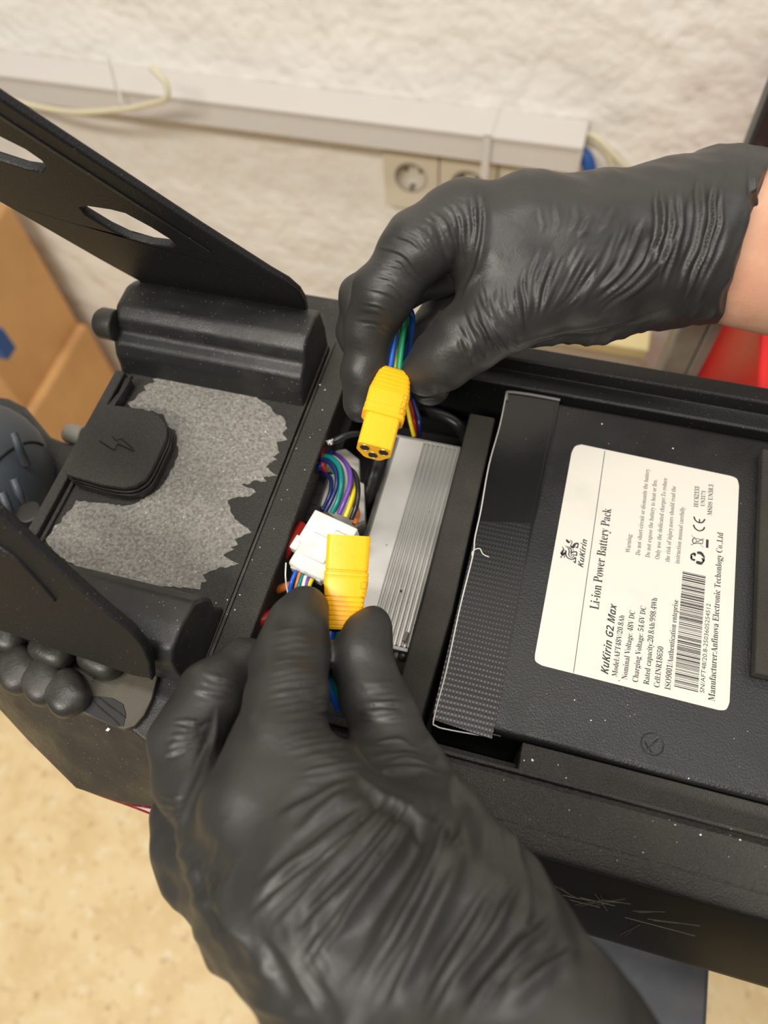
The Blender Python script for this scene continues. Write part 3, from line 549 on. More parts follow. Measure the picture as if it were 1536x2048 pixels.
for m_, pts in [('w_blue', [(592, 1142, -3), (583, 1165, -4), (577, 1192, -10)]), ('w_navy', [(596, 1143, -5), (588, 1170, -7), (584, 1195, -14)]), ('w_orange', [(600, 1145, -4), (594, 1168, -6), (588, 1195, -12)]), ('w_teal', [(606, 1148, -3), (598, 1172, -4), (590, 1196, -10)]), ('w_orange', [(610, 1152, -5), (605, 1172, -6), (600, 1195, -12)]), ('w_white', [(612, 1152, -3), (607, 1172, -4), (603, 1195, -12)]), ('w_purple', [(617, 1155, -3), (612, 1172, -4), (604, 1195, -12)]), ('w_yellow', [(624, 1158, -3), (618, 1172, -4), (612, 1190, -12)])]:
    obj('wire', tube([at(a, b, z=z_) for a, b, z_ in pts], 1.05, 8, 6), m_, wc, smooth=True)
obj('tie_tail', tube([at(572, 1126, z=0), at(571, 1150, z=1), at(573, 1172, z=-4), at(576, 1186, z=-8)], .35, 6, 6), 'white', wc)
# other bits
t = thing('white_housing', 'pale plastic housing behind the coloured wires beside the controller', 'connector', at(690, 980, z=-42))
obj('shell', slab([[at(*p, z=-26) for p in ((650, 925), (672, 900), (692, 897), (719, 918), (720, 965), (729, 968), (730, 1045), (700, 1060), (640, 1010))]], (0, 0, -18)), M.setdefault('wh2', mat('dusty_white_plastic', (.50, .48, .42), .5)), t, bevel=.8)
obj('lip', slab([[at(*p, z=-24) for p in ((718, 962), (728, 967), (729, 1040), (716, 1046))]], (0, 0, -3)), 'white', t, bevel=.4)
t = thing('black_connector', 'small ribbed black connector against the cross bar, under the wires', 'connector', at(630, 985, z=-40))
obj('shell', slab([[at(*p, z=-22) for p in ((634, 942), (656, 950), (640, 1000), (628, 1045), (600, 1042), (612, 990))]], (0, 0, -16)), 'blackpost', t, bevel=.6)
for k in range(4): obj('rib', slab([[at(634 - 7 * k + e, 960 + 20 * k + f, z=-21) for e, f in ((-9, 0), (12, 6), (11, 9), (-10, 3))]], (0, 0, -2)), 'blackpost', t)
W('wire', [(648, 893, -12), (643, 910, -8), (646, 930, -8), (652, 945, -14)], 1.0, 'w_red', 'thin red wire curling beside the cross bar above the white connector')
W('wire', [(662, 905, -18), (650, 925, -12), (636, 935, -12), (622, 960, -26)], 1.3, 'w_blue', 'blue wire diving under the cross bar next to the red one')
W('wire', [(655, 948, -16), (670, 945, -14), (690, 955, -18)], .9, 'w_green', 'short green wire crossing under the bundle of coloured wires')
W('wire', [(604, 1050, -14), (588, 1075, -12), (572, 1105, -14), (556, 1135, -26)], 2.6, 'w_red', 'thick dark red cable along the cross bar beside the white connector')
W('wire', [(560, 1125, -20), (545, 1165, -18), (533, 1205, -20), (525, 1240, -30)], 1.8, 'w_grey', 'grey cable low along the cross bar above the curled fingers')
W('wire', [(560, 1225, -18), (530, 1238, -14), (500, 1250, -14), (480, 1275, -20)], 3.2, 'w_red', 'thick red cable at the corner of the compartment by the fingers')
W('wire', [(595, 1168, -12), (575, 1172, -14), (555, 1180, -20)], 2.0, 'w_orange', 'orange cable end under the white connector')
W('wire', [(812, 800, -16), (820, 840, -14), (828, 872, -22)], 1.1, 'w_yellow', 'yellow wire behind the raised yellow plug near the controller')
W('wire', [(818, 800, -20), (829, 840, -20), (833, 872, -28)], 1.1, 'w_red', 'red wire behind the raised yellow plug near the controller')
W('wire', [(826, 800, -20), (838, 840, -18), (838, 872, -26)], 1.3, 'w_navy', 'navy wire behind the raised yellow plug near the controller')
W('cable', [(840, 822, -30), (880, 830, -22), (915, 850, -22), (935, 885, -34)], 3.2, 'w_black', 'black cable arching behind the controller toward the foam strip', 'cable')
W('cable', [(655, 888, -10), (690, 872, -8), (720, 868, -12), (750, 872, -24)], 1.8, 'w_black', 'black cable lying across the compartment behind the raised plug', 'cable')
W('cable', [(760, 890, -30), (750, 940, -24), (735, 990, -30), (728, 1040, -44)], 4.0, 'w_black', 'black cable dropping between white housing and controller', 'cable')
obj_f = tag(obj('frayed_wadding', join(*[tube([at(658 + sr.uniform(-6, 8), 882 + sr.uniform(-5, 8), z=-6 + sr.uniform(-2, 2)) for _ in range(4)], .3, 5, 4) for k in range(6)]), 'fluff', smooth=True), 'tuft of pale frayed thread beside the cross bar', 'thread')

# ---------------------------------------------------------------- the two yellow plug halves
def plug_frame(a, b):
    A, B2 = at(a[0], a[1], d=a[2]), at(b[0], b[1], d=b[2]); u = (B2 - A).normalized()
    mid = (A + B2) / 2; toc = (Vector((0, 0, H)) - mid).normalized(); v = u.cross(toc).normalized(); n = v.cross(u).normalized()
    return A, u, v, n, (B2 - A).length
def section(A, u, v, n, t, w_, h_, ex=1.0):
    q = [(-.5, .38), (-.45, .47), (-.38, .5), (.38, .5), (.45, .47), (.5, .38), (.5, -.02), (.47, -.10), (.26, -.44), (.18, -.5), (-.18, -.5), (-.26, -.44), (-.47, -.10), (-.5, -.02)]
    return [A + u * t + v * (a * w_) + n * (b * h_) for a, b in q]
def plug(fr_, st, m='yellow'):
    A, u, v, n, L = fr_; return loft([section(A, u, v, n, t_, w_, h_) for t_, w_, h_ in st])
def ribst(t0, t1, k, w0, w1, h0, h1, dip=.75):
    out = []
    for i in range(k):
        a = t0 + (t1 - t0) * i / k; p = (t1 - t0) / k
        for f, d_ in ((0, dip), (.16, dip), (.24, 0), (.9, 0), (.98, dip * .98)):
            tt = a + p * f; g = (tt - t0) / (t1 - t0); out.append((tt, w0 + (w1 - w0) * g - d_, h0 + (h1 - h0) * g - d_))
    return out
f1 = plug_frame((698, 1071, 297), (686, 1257, 295)); A, u, v, n, L = f1
p1 = thing('yellow_plug', 'yellow three-pin plug half held low by the left hand beside the white connector', 'plug', A, 'yellow plug halves')
st = [(0, 17.2, 11.2), (13.6, 17.0, 11.2), (13.9, 16.2, 10.4), (14.4, 16.2, 10.4), (14.6, 17.6, 11.8), (15.9, 17.6, 11.8), (16.1, 17.0, 11.2), (16.5, 17.0, 11.2), (16.7, 17.5, 11.8), (19, 17.4, 11.8), (24, 16.2, 11.2)]
st += ribst(24.2, 35.5, 6, 15.8, 14.2, 11.0, 9.6) + [(36.0, 14.2, 9.6), (L, 13.6, 9.2)]
hs = obj('plug_shell', plug(f1, st), 'yellow', p1, bevel=.22)
for t0, w_, hh in ((19.3, 2.0, 2.6), (23.0, 2.2, 1.7)):
    c = A + u * t0 + v * 7.0 * (1 if v.dot(at(740, 1160, d=296) - at(690, 1160, d=296)) > 0 else -1) + n * (5.75 if t0 < 20 else 5.5)
    obj('moulded_mark', tube([c + u * a * hh / 2 + v * b * w_ / 2 for a, b in ((-1, -1), (-1, 1), (1, 1), (1, -1), (-1, -1))], .22, 5, 1), M.setdefault('yel2', mat('shaded_yellow', (.55, .24, .004), .45)), p1)
def pw(pts, r, m, par): return obj('wire', tube([at(*p[:2], d=p[2]) for p in pts], r, 12, 8), m, par, smooth=True)
pw([(662, 1245, 295), (660, 1270, 294), (655, 1310, 290), (655, 1360, 286), (680, 1420, 286)], 1.9, 'w_blue', p1)
pw([(684, 1245, 295), (681, 1270, 294), (672, 1310, 290), (668, 1360, 286), (690, 1420, 286)], 2.1, 'w_teal', p1)
pw([(673, 1245, 298), (671, 1270, 298), (664, 1310, 295), (662, 1360, 292), (685, 1420, 290)], 1.7, 'w_yellow', p1)

f2 = plug_frame((789, 748, 303), (747, 905, 286)); A, u, v, n, L = f2
p2 = thing('yellow_plug', 'yellow three-hole socket half raised by the right hand, holes facing the camera', 'plug', A, 'yellow plug halves')
st = [(0, 11.6, 8.2), (.6, 12.4, 8.8), (1.6, 13.4, 9.6)] + ribst(1.8, 12.5, 5, 13.9, 17.8, 9.8, 12.2, .7) + [(12.7, 17.8, 12.2), (18.8, 17.6, 12.2), (19.0, 17.0, 11.6), (19.4, 17.0, 11.6), (19.6, 17.8, 12.3), (21.4, 17.8, 12.3), (21.6, 17.1, 11.7), (22.0, 17.1, 11.7), (22.2, 18.0, 12.5), (24.0, 18.0, 12.5), (24.2, 14.8, 10.8), (L, 14.6, 10.8)]
st = [(a_, b_ * .93, c_ * .95) for a_, b_, c_ in st]; obj('plug_shell', plug(f2, st), 'yellow', p2, bevel=.2)
for a, b in ((-3.7, 1.9), (3.7, 1.9), (0, -2.0)):
    c = A + u * (L - .9) + v * a + n * b
    ring = lambda r, e: [c + u * e + v * r * math.cos(q) + n * r * math.sin(q) for q in np.linspace(0, 2 * math.pi, 19)[:-1]]
    hs = obj('contact_hole', loft([ring(1.9, -.5), ring(1.9, .96)]), 'dark_hole', p2)
    obj('contact', loft([ring(2.1, .80), ring(2.05, 1.05), ring(1.85, 1.05), ring(1.85, .9)], caps=False), 'brass', hs, smooth=True)
for t0, hh in ((17.2, 2.4), (13.9, 2.0), (20.4, 2.2)):
    sg = 1 if v.dot(at(820, 800, d=296) - at(790, 800, d=296)) > 0 else -1
    c = A + u * t0 + v * 6.5 * sg + n * 5.75
    obj('moulded_mark', tube([c + u * a * hh / 2 + v * b * .8 for a, b in ((-1, -1), (-1, 1), (1, 1), (1, -1), (-1, -1))], .2, 5, 1), 'yel2', p2)
pw([(776, 758, 303), (782, 720, 303), (788, 680, 304), (795, 640, 306), (806, 622, 312), (820, 622, 318), (824, 645, 322), (818, 690, 326), (812, 730, 330), (816, 800, 336)], 1.45, 'w_blue', p2)
pw([(798, 758, 303), (799, 730, 304), (803, 690, 305), (807, 655, 307), (810, 632, 313), (815, 645, 322), (812, 700, 330), (812, 800, 336)], 1.35, 'w_green', p2)
pw([(788, 758, 305), (791, 725, 306), (795, 690, 309), (800, 660, 314), (806, 700, 330), (808, 800, 336)], 1.2, 'w_yellow', p2)

# ---------------------------------------------------------------- hands: distance field -> surface -> glove folds
def smin(a, b, k):
    h = np.maximum(k - np.abs(a - b), 0) / k; return np.minimum(a, b) - h * h * k * .25
class Field:
    def __init__(s, lo, hi, h):
        s.lo = np.array(lo, float); s.h = h; s.n = np.ceil((np.array(hi) - s.lo) / h).astype(int) + 1
        s.D = np.full(tuple(s.n), 30.0, dtype=np.float32)
    def sub(s, pts, pad):
        P_ = np.array(pts); a = np.clip(((P_.min(0) - pad - s.lo) / s.h).astype(int), 0, s.n); b = np.clip(((P_.max(0) + pad - s.lo) / s.h).astype(int) + 2, 0, s.n)
        g = np.meshgrid(*[s.lo[i] + s.h * np.arange(a[i], b[i]) for i in range(3)], indexing='ij'); return tuple(slice(a[i], b[i]) for i in range(3)), g
    def cone(s, a, b, ra, rb, k):
        a = np.array(a); b = np.array(b); sl, g = s.sub([a, b], max(ra, rb) + k + 4)
        if 0 in g[0].shape: return
        d = b - a; L2 = d.dot(d) + 1e-9; p = [g[i] - a[i] for i in range(3)]
        t = np.clip((p[0] * d[0] + p[1] * d[1] + p[2] * d[2]) / L2, 0, 1)
        dist = np.sqrt(sum((p[i] - t * d[i]) ** 2 for i in range(3))) - (ra + (rb - ra) * t)
        s.D[sl] = smin(s.D[sl], dist.astype(np.float32), k)
    def chain(s, J, k):
        for (p, r), (q, r2) in zip(J[:-1], J[1:]): s.cone(p, q, r, r2, k)
    def cut(s, p0, n, wob=None):
        g = np.meshgrid(*[s.lo[i] + s.h * np.arange(s.n[i]) for i in range(3)], indexing='ij', sparse=True)
        n = np.array(n); n = n / np.linalg.norm(n); e = sum((g[i] - p0[i]) * n[i] for i in range(3))
        if wob is not None: e = e + wob(g)
        s.D = np.maximum(s.D, e.astype(np.float32))
    def mesh(s):
        D = s.D; I = D < 0; nx, ny, nz = D.shape; cnt = np.zeros((nx - 1, ny - 1, nz - 1), np.int8)
        for dx in (0, 1):
            for dy in (0, 1):
                for dz in (0, 1): cnt += I[dx:nx - 1 + dx, dy:ny - 1 + dy, dz:nz - 1 + dz]
        act = np.argwhere((cnt > 0) & (cnt < 8)); idx = -np.ones(cnt.shape, np.int64); idx[tuple(act.T)] = np.arange(len(act))
        acc = np.zeros((len(act), 3)); num = np.zeros(len(act))
        for ax in range(3):
            o1, o2 = [i for i in range(3) if i != ax]
            for e1 in (0, 1):
                for e2 in (0, 1):
                    c0 = act.copy(); c0[:, o1] += e1; c0[:, o2] += e2; c1 = c0.copy(); c1[:, ax] += 1
                    v0 = D[tuple(c0.T)]; v1 = D[tuple(c1.T)]; m = (v0 < 0) != (v1 < 0); t = np.where(m, v0 / np.where(m, v0 - v1, 1), 0)
                    p = c0.astype(float); p[:, ax] += t; acc[m] += p[m]; num[m] += 1
        V = s.lo + s.h * acc / num[:, None]; Fq = []
        for ax in range(3):
            o1, o2 = (ax + 1) % 3, (ax + 2) % 3
            sl0 = [slice(None)] * 3; sl1 = [slice(None)] * 3; sl0[ax] = slice(0, -1); sl1[ax] = slice(1, None)
            a = I[tuple(sl0)]; b = I[tuple(sl1)]; E_ = np.argwhere(a != b); E_ = E_[(E_[:, o1] > 0) & (E_[:, o2] > 0) & (E_[:, o1] < D.shape[o1] - 1) & (E_[:, o2] < D.shape[o2] - 1)]
            if len(E_) == 0: continue
            q = []
            for e1, e2 in ((1, 1), (0, 1), (0, 0), (1, 0)):
                c = E_.copy(); c[:, o1] -= e1; c[:, o2] -= e2; q.append(idx[tuple(c.T)])
            q = np.stack(q, 1); fl_ = a[tuple(E_.T)]; q[~fl_] = q[~fl_][:, ::-1]; Fq.append(q)
        return V, np.concatenate(Fq)
def smooth_mesh(V, Fq, it, lam=.5):
    e = np.concatenate([Fq[:, [0, 1]], Fq[:, [1, 2]], Fq[:, [2, 3]], Fq[:, [3, 0]]]); e = np.unique(np.sort(e, 1), axis=0)
    deg = np.bincount(e.ravel(), minlength=len(V))[:, None]
    for k in range(it):
        s_ = np.zeros_like(V)
        for c in range(3): s_[:, c] = np.bincount(e[:, 0], V[e[:, 1], c], len(V)) + np.bincount(e[:, 1], V[e[:, 0], c], len(V))
        V = V + lam * (s_ / deg - V)
    return V
def subdivide(V, Fq):
    n = len(V); e = np.concatenate([Fq[:, [0, 1]], Fq[:, [1, 2]], Fq[:, [2, 3]], Fq[:, [3, 0]]]); eu, inv = np.unique(np.sort(e, 1), axis=0, return_inverse=True); inv = inv.reshape(-1)
    m = len(Fq); em = (V[eu[:, 0]] + V[eu[:, 1]]) / 2; fc = V[Fq].mean(1); ei = inv.reshape(4, m) + n; fi = np.arange(m) + n + len(eu)
    Q = np.concatenate([np.stack([Fq[:, k], ei[k], fi, ei[k - 1]], 1) for k in range(4)])
    return np.concatenate([V, em, fc]), Q
def normals(V, Fq):
    fn = np.cross(V[Fq[:, 2]] - V[Fq[:, 0]], V[Fq[:, 3]] - V[Fq[:, 1]]); N = np.zeros_like(V)
    for k in range(4):
        for c in range(3): N[:, c] += np.bincount(Fq[:, k], fn[:, c], len(V))
    return N / (np.linalg.norm(N, axis=1)[:, None] + 1e-12)
CAMP = np.array([0, 0, H])
def on_surface(bvh, px, py):
    r = R @ np.array([(px - CX) / F, (py - CY) / F, 1.0]); r /= np.linalg.norm(r)
    h_ = bvh.ray_cast(Vector(CAMP), Vector(r)); return None if h_[0] is None else np.array(h_[0])
def fold(V, disp, bvh, pts, w, h, sharp=1.0):
    """raise a fold along a line lying on the surface: crest height h, half width w, with a shallow valley on one side"""
    pp = smooth_path([Vector((p[0], p[1], 0)) for p in pts], 5); Q = []
    for p in pp:
        q = on_surface(bvh, p.x, p.y)
        if q is not None: Q.append(q)
    if len(Q) < 3: return
    Q = np.array(Q); ok = [0]
    for i in range(1, len(Q)):
        if np.linalg.norm(Q[i] - Q[ok[-1]]) < 14: ok.append(i)
    Q = Q[ok]
    if len(Q) < 3: return
    pad = w * 4; m = np.all((V > Q.min(0) - pad) & (V < Q.max(0) + pad), axis=1); ix = np.nonzero(m)[0]
    if len(ix) == 0: return
    P_ = V[ix]; best = np.full(len(ix), 1e9); tb = np.zeros(len(ix)); sd = np.zeros(len(ix)); cum = np.concatenate([[0], np.cumsum(np.linalg.norm(np.diff(Q, axis=0), axis=1))]); tot = cum[-1]
    view = CAMP - Q.mean(0); view /= np.linalg.norm(view)
    for i in range(len(Q) - 1):
        d = Q[i + 1] - Q[i]; L2 = d.dot(d) + 1e-9; t = np.clip((P_ - Q[i]) @ d / L2, 0, 1); df = P_ - Q[i] - t[:, None] * d; ds = np.linalg.norm(df, axis=1)
        side = np.cross(d, view); side /= np.linalg.norm(side) + 1e-9; b = ds < best
        best[b] = ds[b]; tb[b] = (cum[i] + t[b] * (cum[i + 1] - cum[i])) / tot; sd[b] = (df @ side)[b]
    env = np.clip(np.minimum(tb, 1 - tb) * 2.6, 0, 1); env = env * env * (3 - 2 * env)
    ww = w * (.55 + .45 * env)
    prof = np.where(sd < 0, np.exp(-(best / ww) ** 2), np.exp(-(best / (.42 * ww)) ** 2)) - .5 * np.exp(-((sd - 1.0 * ww) / (.55 * ww)) ** 2) * (best < 3.5 * w)
    disp[ix] += h * env * prof
def fan(a, b, n, w, h, rng, jit=.25, cover=(.55, 1.0)):
    """fold lines interpolated between two guide lines with the same number of points"""
    out = []; a = np.array(a, float); b = np.array(b, float)
    for i in range(n):
        t = (i + .5 + rng.uniform(-jit, jit)) / n; c = a * (1 - t) + b * t
        ln = rng.uniform(*cover); s0 = rng.uniform(0, 1 - ln); m = len(c) - 1
        def pt(u_):
            u_ = min(max(u_, 0), 1) * m; k = min(int(u_), m - 1); return c[k] + (c[k + 1] - c[k]) * (u_ - k)
        ps = [pt(s0 + ln * q / 5) + np.array([0, 0]) + np.array([rng.uniform(-1.5, 1.5), rng.uniform(-1.5, 1.5)]) for q in range(6)]
        out.append((ps, w * rng.uniform(.7, 1.35), h * rng.uniform(.5, 1.3)))
    return out
def c_d(c): return float((R.T @ (np.array(c) - CAMP))[2])
def build_hand(name, chains, folds, h, parent, cut=None, m='glove', relax=3, waves=None):
    pts = [np.array(at(*j[:2], d=j[2])) for ch, k in chains for j in ch]; rs_ = [j[3] for ch, k in chains for j in ch]; pad = max(rs_) + 5
    lo_ = np.min(pts, 0) - pad; hi_ = np.max(pts, 0) + pad; f = Field(lo_, hi_, h)
    for ch, k in chains: f.chain([(np.array(at(*j[:2], d=j[2])), j[3]) for j in ch], k)
    if cut: f.cut(*cut)
    V, Fq = f.mesh(); V = smooth_mesh(V, Fq, relax); V, Fq = subdivide(V, Fq); V = smooth_mesh(V, Fq, 3)
    bvh = BVHTree.FromPolygons(V[:].tolist(), Fq.tolist()); disp = np.zeros(len(V))
    for ps, w_, hh in folds: fold(V, disp, bvh, ps, w_, hh)
    rr = np.random.RandomState(5)
    if waves is not None:
        for q in range(9):
            k = rr.normal(size=3); k *= 2 * math.pi / rr.uniform(11, 26) / np.linalg.norm(k); disp += .11 * np.sin(V @ k + rr.uniform(0, 6))
        for c, rad, a, b, wl_, amp in waves:
            c = np.array(at(*c[:2], d=c[2])); dv = np.array(at(b[0], b[1], d=c_d(c)) - at(a[0], a[1], d=c_d(c))); dv /= np.linalg.norm(dv)
            k1, k2 = rr.normal(size=3) / 11, rr.normal(size=3) / 13
            ph = V @ dv * 2 * math.pi / wl_ + 1.6 * np.sin(V @ k1) + 1.2 * np.sin(V @ k2 + 1); sw = .5 + .5 * np.sin(ph)
            e = np.clip(1.3 - np.linalg.norm(V - c, axis=1) / rad, 0, 1); e = e * e * (3 - 2 * e); disp += amp * e * (sw ** 2.2 - .35) * (.6 + .4 * np.sin(V @ k2 * 2.3))
    N = normals(V, Fq); V = V + N * disp[:, None]; V = smooth_mesh(V, Fq, 1, .35)
    me = bpy.data.meshes.new(name); me.from_pydata(((V - np.array(WL[parent])) * S).tolist(), [], Fq.tolist()); me.update()
    me.polygons.foreach_set('use_smooth', [True] * len(me.polygons)); me.materials.append(M[m])
    o = bpy.data.objects.new(name, me); COL.objects.link(o); o.parent = parent; WL[o] = WL[parent]; return o

pe = thing('person', 'person in black nitrile gloves reaching in, holding two halves of a yellow plug', 'person', (260, 60, -80))
rg = random.Random(21)
# left hand (bottom): arm from the lower right, back of hand up, index and thumb pinch the lower plug
LH = [
    ([(1240, 2330, 172, 27), (1080, 2110, 186, 27), (960, 1900, 205, 24), (880, 1800, 216, 22)], 8),
    ([(1060, 2420, 165, 26), (905, 2200, 180, 27), (768, 1975, 200, 22), (640, 1820, 215, 19)], 9),
    ([(960, 1880, 205, 22), (930, 1800, 218, 20), (860, 1690, 236, 19), (800, 1560, 258, 16)], 9),
    ([(740, 1960, 200, 21), (610, 1800, 213, 19.5), (500, 1620, 228, 14.5)], 12),
    ([(850, 1850, 205, 22), (720, 1720, 222, 20), (620, 1600, 236, 17), (560, 1520, 242, 14.5)], 12),
    ([(640, 1900, 208, 20), (520, 1800, 226, 16), (435, 1690, 238, 13)], 10),
    ([(640, 1920, 212, 18), (500, 1850, 232, 13), (430, 1780, 244, 11)], 10),
    # index finger
    ([(500, 1615, 228, 14.5), (555, 1500, 242, 14.4), (574, 1400, 256, 13.8), (580, 1320, 269, 12.9), (596, 1252, 280, 10.6), (611, 1213, 286, 8.5)], 6),
    # web towards the thumb, thumb
    ([(640, 1640, 240, 17), (720, 1600, 250, 15), (800, 1560, 258, 14)], 12),
    ([(800, 1550, 258, 14.5), (772, 1450, 267, 12.2), (745, 1390, 274, 11.6), (724, 1315, 281, 11.0), (735, 1270, 286, 8.8), (747, 1245, 288, 6.8)], 5),
    # curled middle, ring and little finger on the left
    ([(450, 1640, 240, 13), (380, 1560, 256, 12.2), (372, 1480, 264, 12.2), (425, 1385, 275, 12.2)], 4),
    ([(425, 1385, 275, 12.2), (485, 1335, 288, 10.5), (530, 1330, 296, 9.5)], 4),
    ([(440, 1720, 244, 12), (372, 1690, 258, 11.8), (366, 1640, 266, 11.5), (420, 1560, 284, 11)], 2.2),
    ([(450, 1800, 246, 11), (385, 1750, 256, 10.8), (362, 1700, 264, 10.5)], 4),
]
fo = []
fo += fan([(516, 1362), (585, 1348), (662, 1345)], [(560, 1580), (640, 1560), (740, 1545)], 15, 1.35, .62, rg)
fo += fan([(535, 1255), (580, 1245), (640, 1240)], [(516, 1362), (585, 1348), (662, 1345)], 6, 1.0, .32, rg)
fo += fan([(730, 1545), (640, 1585), (530, 1640)], [(790, 1580), (680, 1680), (470, 1850)], 6, 2.4, 1.5, rg)
fo += fan([(800, 1570), (700, 1670), (480, 1840)], [(850, 1600), (780, 1740), (600, 1980)], 8, 2.3, 2.0, rg, cover=(.65, 1))
fo += fan([(860, 1590), (850, 1700), (660, 1980)], [(960, 1640), (900, 1800), (760, 2060)], 7, 2.8, 2.6, rg, cover=(.7, 1))
fo += fan([(1000, 1700), (930, 1850), (800, 2060)], [(1180, 1900), (1100, 1960), (980, 2070)], 9, 2.6, 2.6, rg, cover=(.7, 1))
fo += fan([(420, 1620), (400, 1740), (480, 1890)], [(480, 1700), (450, 1800), (520, 1940)], 4, 2.4, 1.2, rg, cover=(.6, 1))
fo += fan([(500, 1860), (560, 1900), (640, 2040)], [(620, 1780), (660, 1880), (720, 2040)], 4, 3.2, 1.6, rg, cover=(.7, 1))
fo += fan([(680, 1345), (730, 1362), (792, 1358)], [(705, 1450), (770, 1440), (838, 1440)], 6, 1.3, .75, rg)
fo += fan([(712, 1480), (790, 1470), (850, 1480)], [(740, 1560), (830, 1540), (910, 1570)], 5, 1.6, .8, rg)
fo += fan([(345, 1430), (390, 1440), (436, 1432)], [(312, 1520), (360, 1500), (420, 1495)], 5, 1.5, .9, rg)
fo += fan([(400, 1335), (440, 1350), (500, 1360)], [(370, 1380), (420, 1395), (470, 1400)], 3, 1.4, .6, rg)
fo += fan([(310, 1580), (350, 1590), (395, 1570)], [(305, 1640), (345, 1640), (380, 1630)], 3, 1.3, .6, rg)
fo += [([(438, 1395), (428, 1475), (404, 1545), (378, 1610), (350, 1680)], 2.6, 1.5), ([(502, 1300), (504, 1360), (470, 1392), (438, 1400)], 2.0, 1.1),
       ([(700, 1535), (760, 1590), (840, 1640), (880, 1700), (870, 1800)], 3.0, 1.8), ([(660, 1370), (690, 1440), (720, 1510), (770, 1560)], 1.6, .8)]
build_hand('glove', LH, fo, 1.3, pe, waves=[((430, 1850, 230), 34, (350, 1780), (560, 1990), 7.5, 1.1), ((640, 2000, 200), 40, (400, 1800), (640, 2040), 9, .9), ((950, 1960, 190), 60, (700, 1900), (1050, 2060), 12, 1.0), ((1060, 1850, 200), 36, (950, 1750), (1160, 1960), 8, .8), ((850, 1600, 240), 30, (800, 1500), (900, 1640), 7, .4)])
# right hand (top): arm from the right, fingers point left, index and thumb pinch the raised plug
RH = [
    ([(930, 442, 288, 14), (1060, 440, 292, 16), (1200, 440, 300, 17), (1330, 425, 306, 18.5), (1440, 400, 312, 19), (1560, 400, 318, 20)], 10),
    ([(990, 520, 288, 14.5), (1150, 500, 292, 16), (1300, 480, 300, 18), (1440, 460, 308, 20), (1560, 460, 318, 22)], 14),
    ([(1050, 590, 292, 16.5), (1180, 560, 298, 17.5), (1330, 540, 308, 18), (1440, 530, 315, 19.5), (1560, 530, 320, 20)], 12),
    ([(1060, 630, 318, 14), (1200, 600, 324, 16), (1330, 570, 330, 15.5), (1440, 560, 330, 15)], 12),
    # index
    ([(915, 436, 286, 13.6), (838, 492, 284, 13.0), (768, 585, 290, 12.0), (738, 655, 299, 9.8), (728, 740, 305, 8.8), (721, 812, 310, 7.4)], 5),
    # thumb
    ([(1060, 600, 292, 15.5), (985, 640, 292, 13.8), (925, 685, 295, 12.0), (880, 722, 300, 10.6), (850, 748, 303, 8.9)], 8),
    ([(965, 500, 296, 12), (990, 560, 297, 11), (1005, 610, 295, 11)], 10),
    # middle, ring, little
    ([(945, 470, 304, 13), (880, 530, 316, 12), (735, 598, 328, 11.8), (722, 660, 338, 10.8), (750, 740, 344, 9.6)], 4),
    ([(985, 520, 320, 12), (915, 590, 342, 11), (850, 680, 352, 10.5), (862, 775, 344, 9.0)], 3),
    ([(1040, 600, 326, 12), (960, 680, 342, 10.5), (880, 740, 350, 9.5)], 4),
]
fo = []
fo += fan([(830, 440), (870, 470), (905, 540)], [(955, 380), (960, 440), (950, 520)], 6, 1.6, 1.0, rg, cover=(.7, 1))
fo += fan([(775, 480), (820, 490), (855, 530)], [(860, 385), (905, 420), (930, 490)], 7, 1.2, .55, rg)
fo += fan([(712, 580), (770, 590), (830, 640)], [(760, 490), (810, 500), (850, 560)], 7, 1.1, .5, rg)
fo += fan([(695, 660), (740, 660), (790, 680)], [(712, 590), (765, 600), (815, 640)], 4, 1.0, .35, rg)
fo += fan([(960, 560), (985, 640), (1040, 700)], [(1035, 540), (1040, 610), (1060, 690)], 6, 1.7, 1.0, rg, cover=(.6, 1))
fo += fan([(890, 640), (930, 690), (945, 745)], [(960, 570), (990, 640), (1030, 700)], 7, 1.5, 1.0, rg, cover=(.6, 1))
fo += fan([(1060, 480), (1040, 560), (1055, 660)], [(1240, 470), (1180, 570), (1090, 660)], 11, 1.5, .85, rg, cover=(.5, .9))
fo += fan([(1240, 420), (1200, 540), (1110, 650)], [(1400, 430), (1330, 540), (1180, 650)], 10, 1.8, 1.1, rg, cover=(.5, 1))
fo += fan([(1060, 390), (1075, 450), (1060, 500)], [(1260, 380), (1230, 430), (1200, 480)], 5, 1.4, .5, rg)
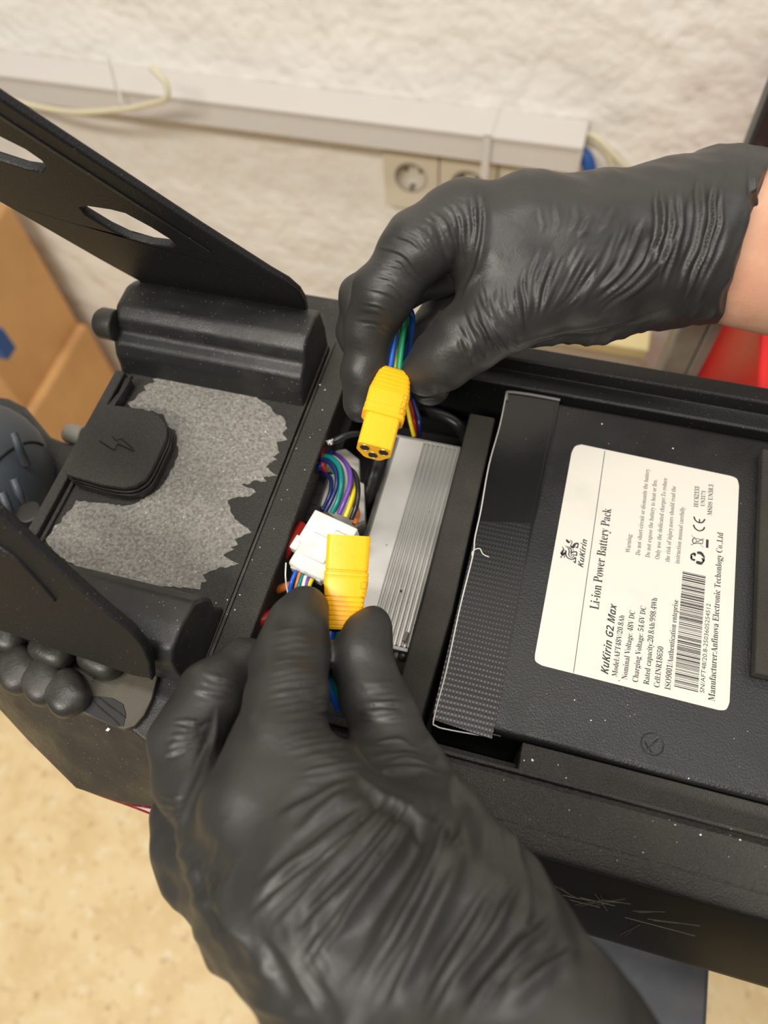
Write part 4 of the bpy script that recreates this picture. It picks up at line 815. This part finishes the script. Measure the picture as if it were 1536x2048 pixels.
fo += fan([(1310, 350), (1320, 450), (1290, 580)], [(1480, 320), (1465, 470), (1400, 620)], 8, 2.0, 1.7, rg, cover=(.6, 1))
fo += [([(958, 372), (968, 440), (955, 530), (915, 610)], 1.9, 1.3), ([(1000, 700), (1120, 665), (1250, 640), (1370, 600)], 2.2, 1.2),
       ([(1500, 306), (1508, 400), (1490, 500), (1455, 590), (1400, 636)], 1.6, 1.3), ([(830, 800), (880, 790), (920, 755)], 1.4, .6)]
pc = np.array(at(1492, 470, d=310)); pu = np.array(at(1512, 300, d=312)); pv = np.array(at(1400, 640, d=318)); pb = np.array(at(1500, 470, d=350))
cn = np.cross(pu - pv, pb - pc); cn /= np.linalg.norm(cn)
if cn @ (np.array(at(1600, 470, d=310)) - pc) < 0: cn = -cn
def wob(g): return .8 * np.sin(g[1] * .19) + .5 * np.sin(g[2] * .31 + g[1] * .12)
build_hand('glove', RH, fo, 1.15, pe, cut=(pc + .02 * cn, cn, wob), waves=[((1440, 420, 305), 30, (1360, 400), (1500, 450), 8, 1.5), ((1400, 560, 320), 28, (1330, 600), (1440, 560), 7, 1.0), ((1200, 640, 330), 38, (1080, 650), (1380, 600), 8, .7), ((1180, 380, 300), 40, (1000, 380), (1300, 360), 13, .45), ((880, 780, 305), 10, (850, 760), (920, 740), 5, .4)])
# bare forearms (one skin mesh; the left one is inside its glove up to the frame edge)
AR1 = [([(1380, 455, 315, 19), (1500, 430, 318, 21.5), (1600, 425, 322, 23), (2100, 400, 340, 31), (2800, 380, 370, 36)], 10), ([(1380, 520, 322, 19), (1500, 545, 325, 20.5), (1600, 560, 328, 22), (2100, 600, 345, 28), (2800, 640, 370, 32)], 14)]
AR2 = [([(1125, 2355, 168, 19), (1330, 2760, 150, 30), (1900, 3400, 170, 40)], 10)]
build_hand('forearm', AR1, [([(1510, 360), (1518, 420), (1513, 440)], .5, .2)], 2.2, pe, m='skin', relax=3)
build_hand('forearm', AR2, [], 3, pe, m='skin', relax=3)
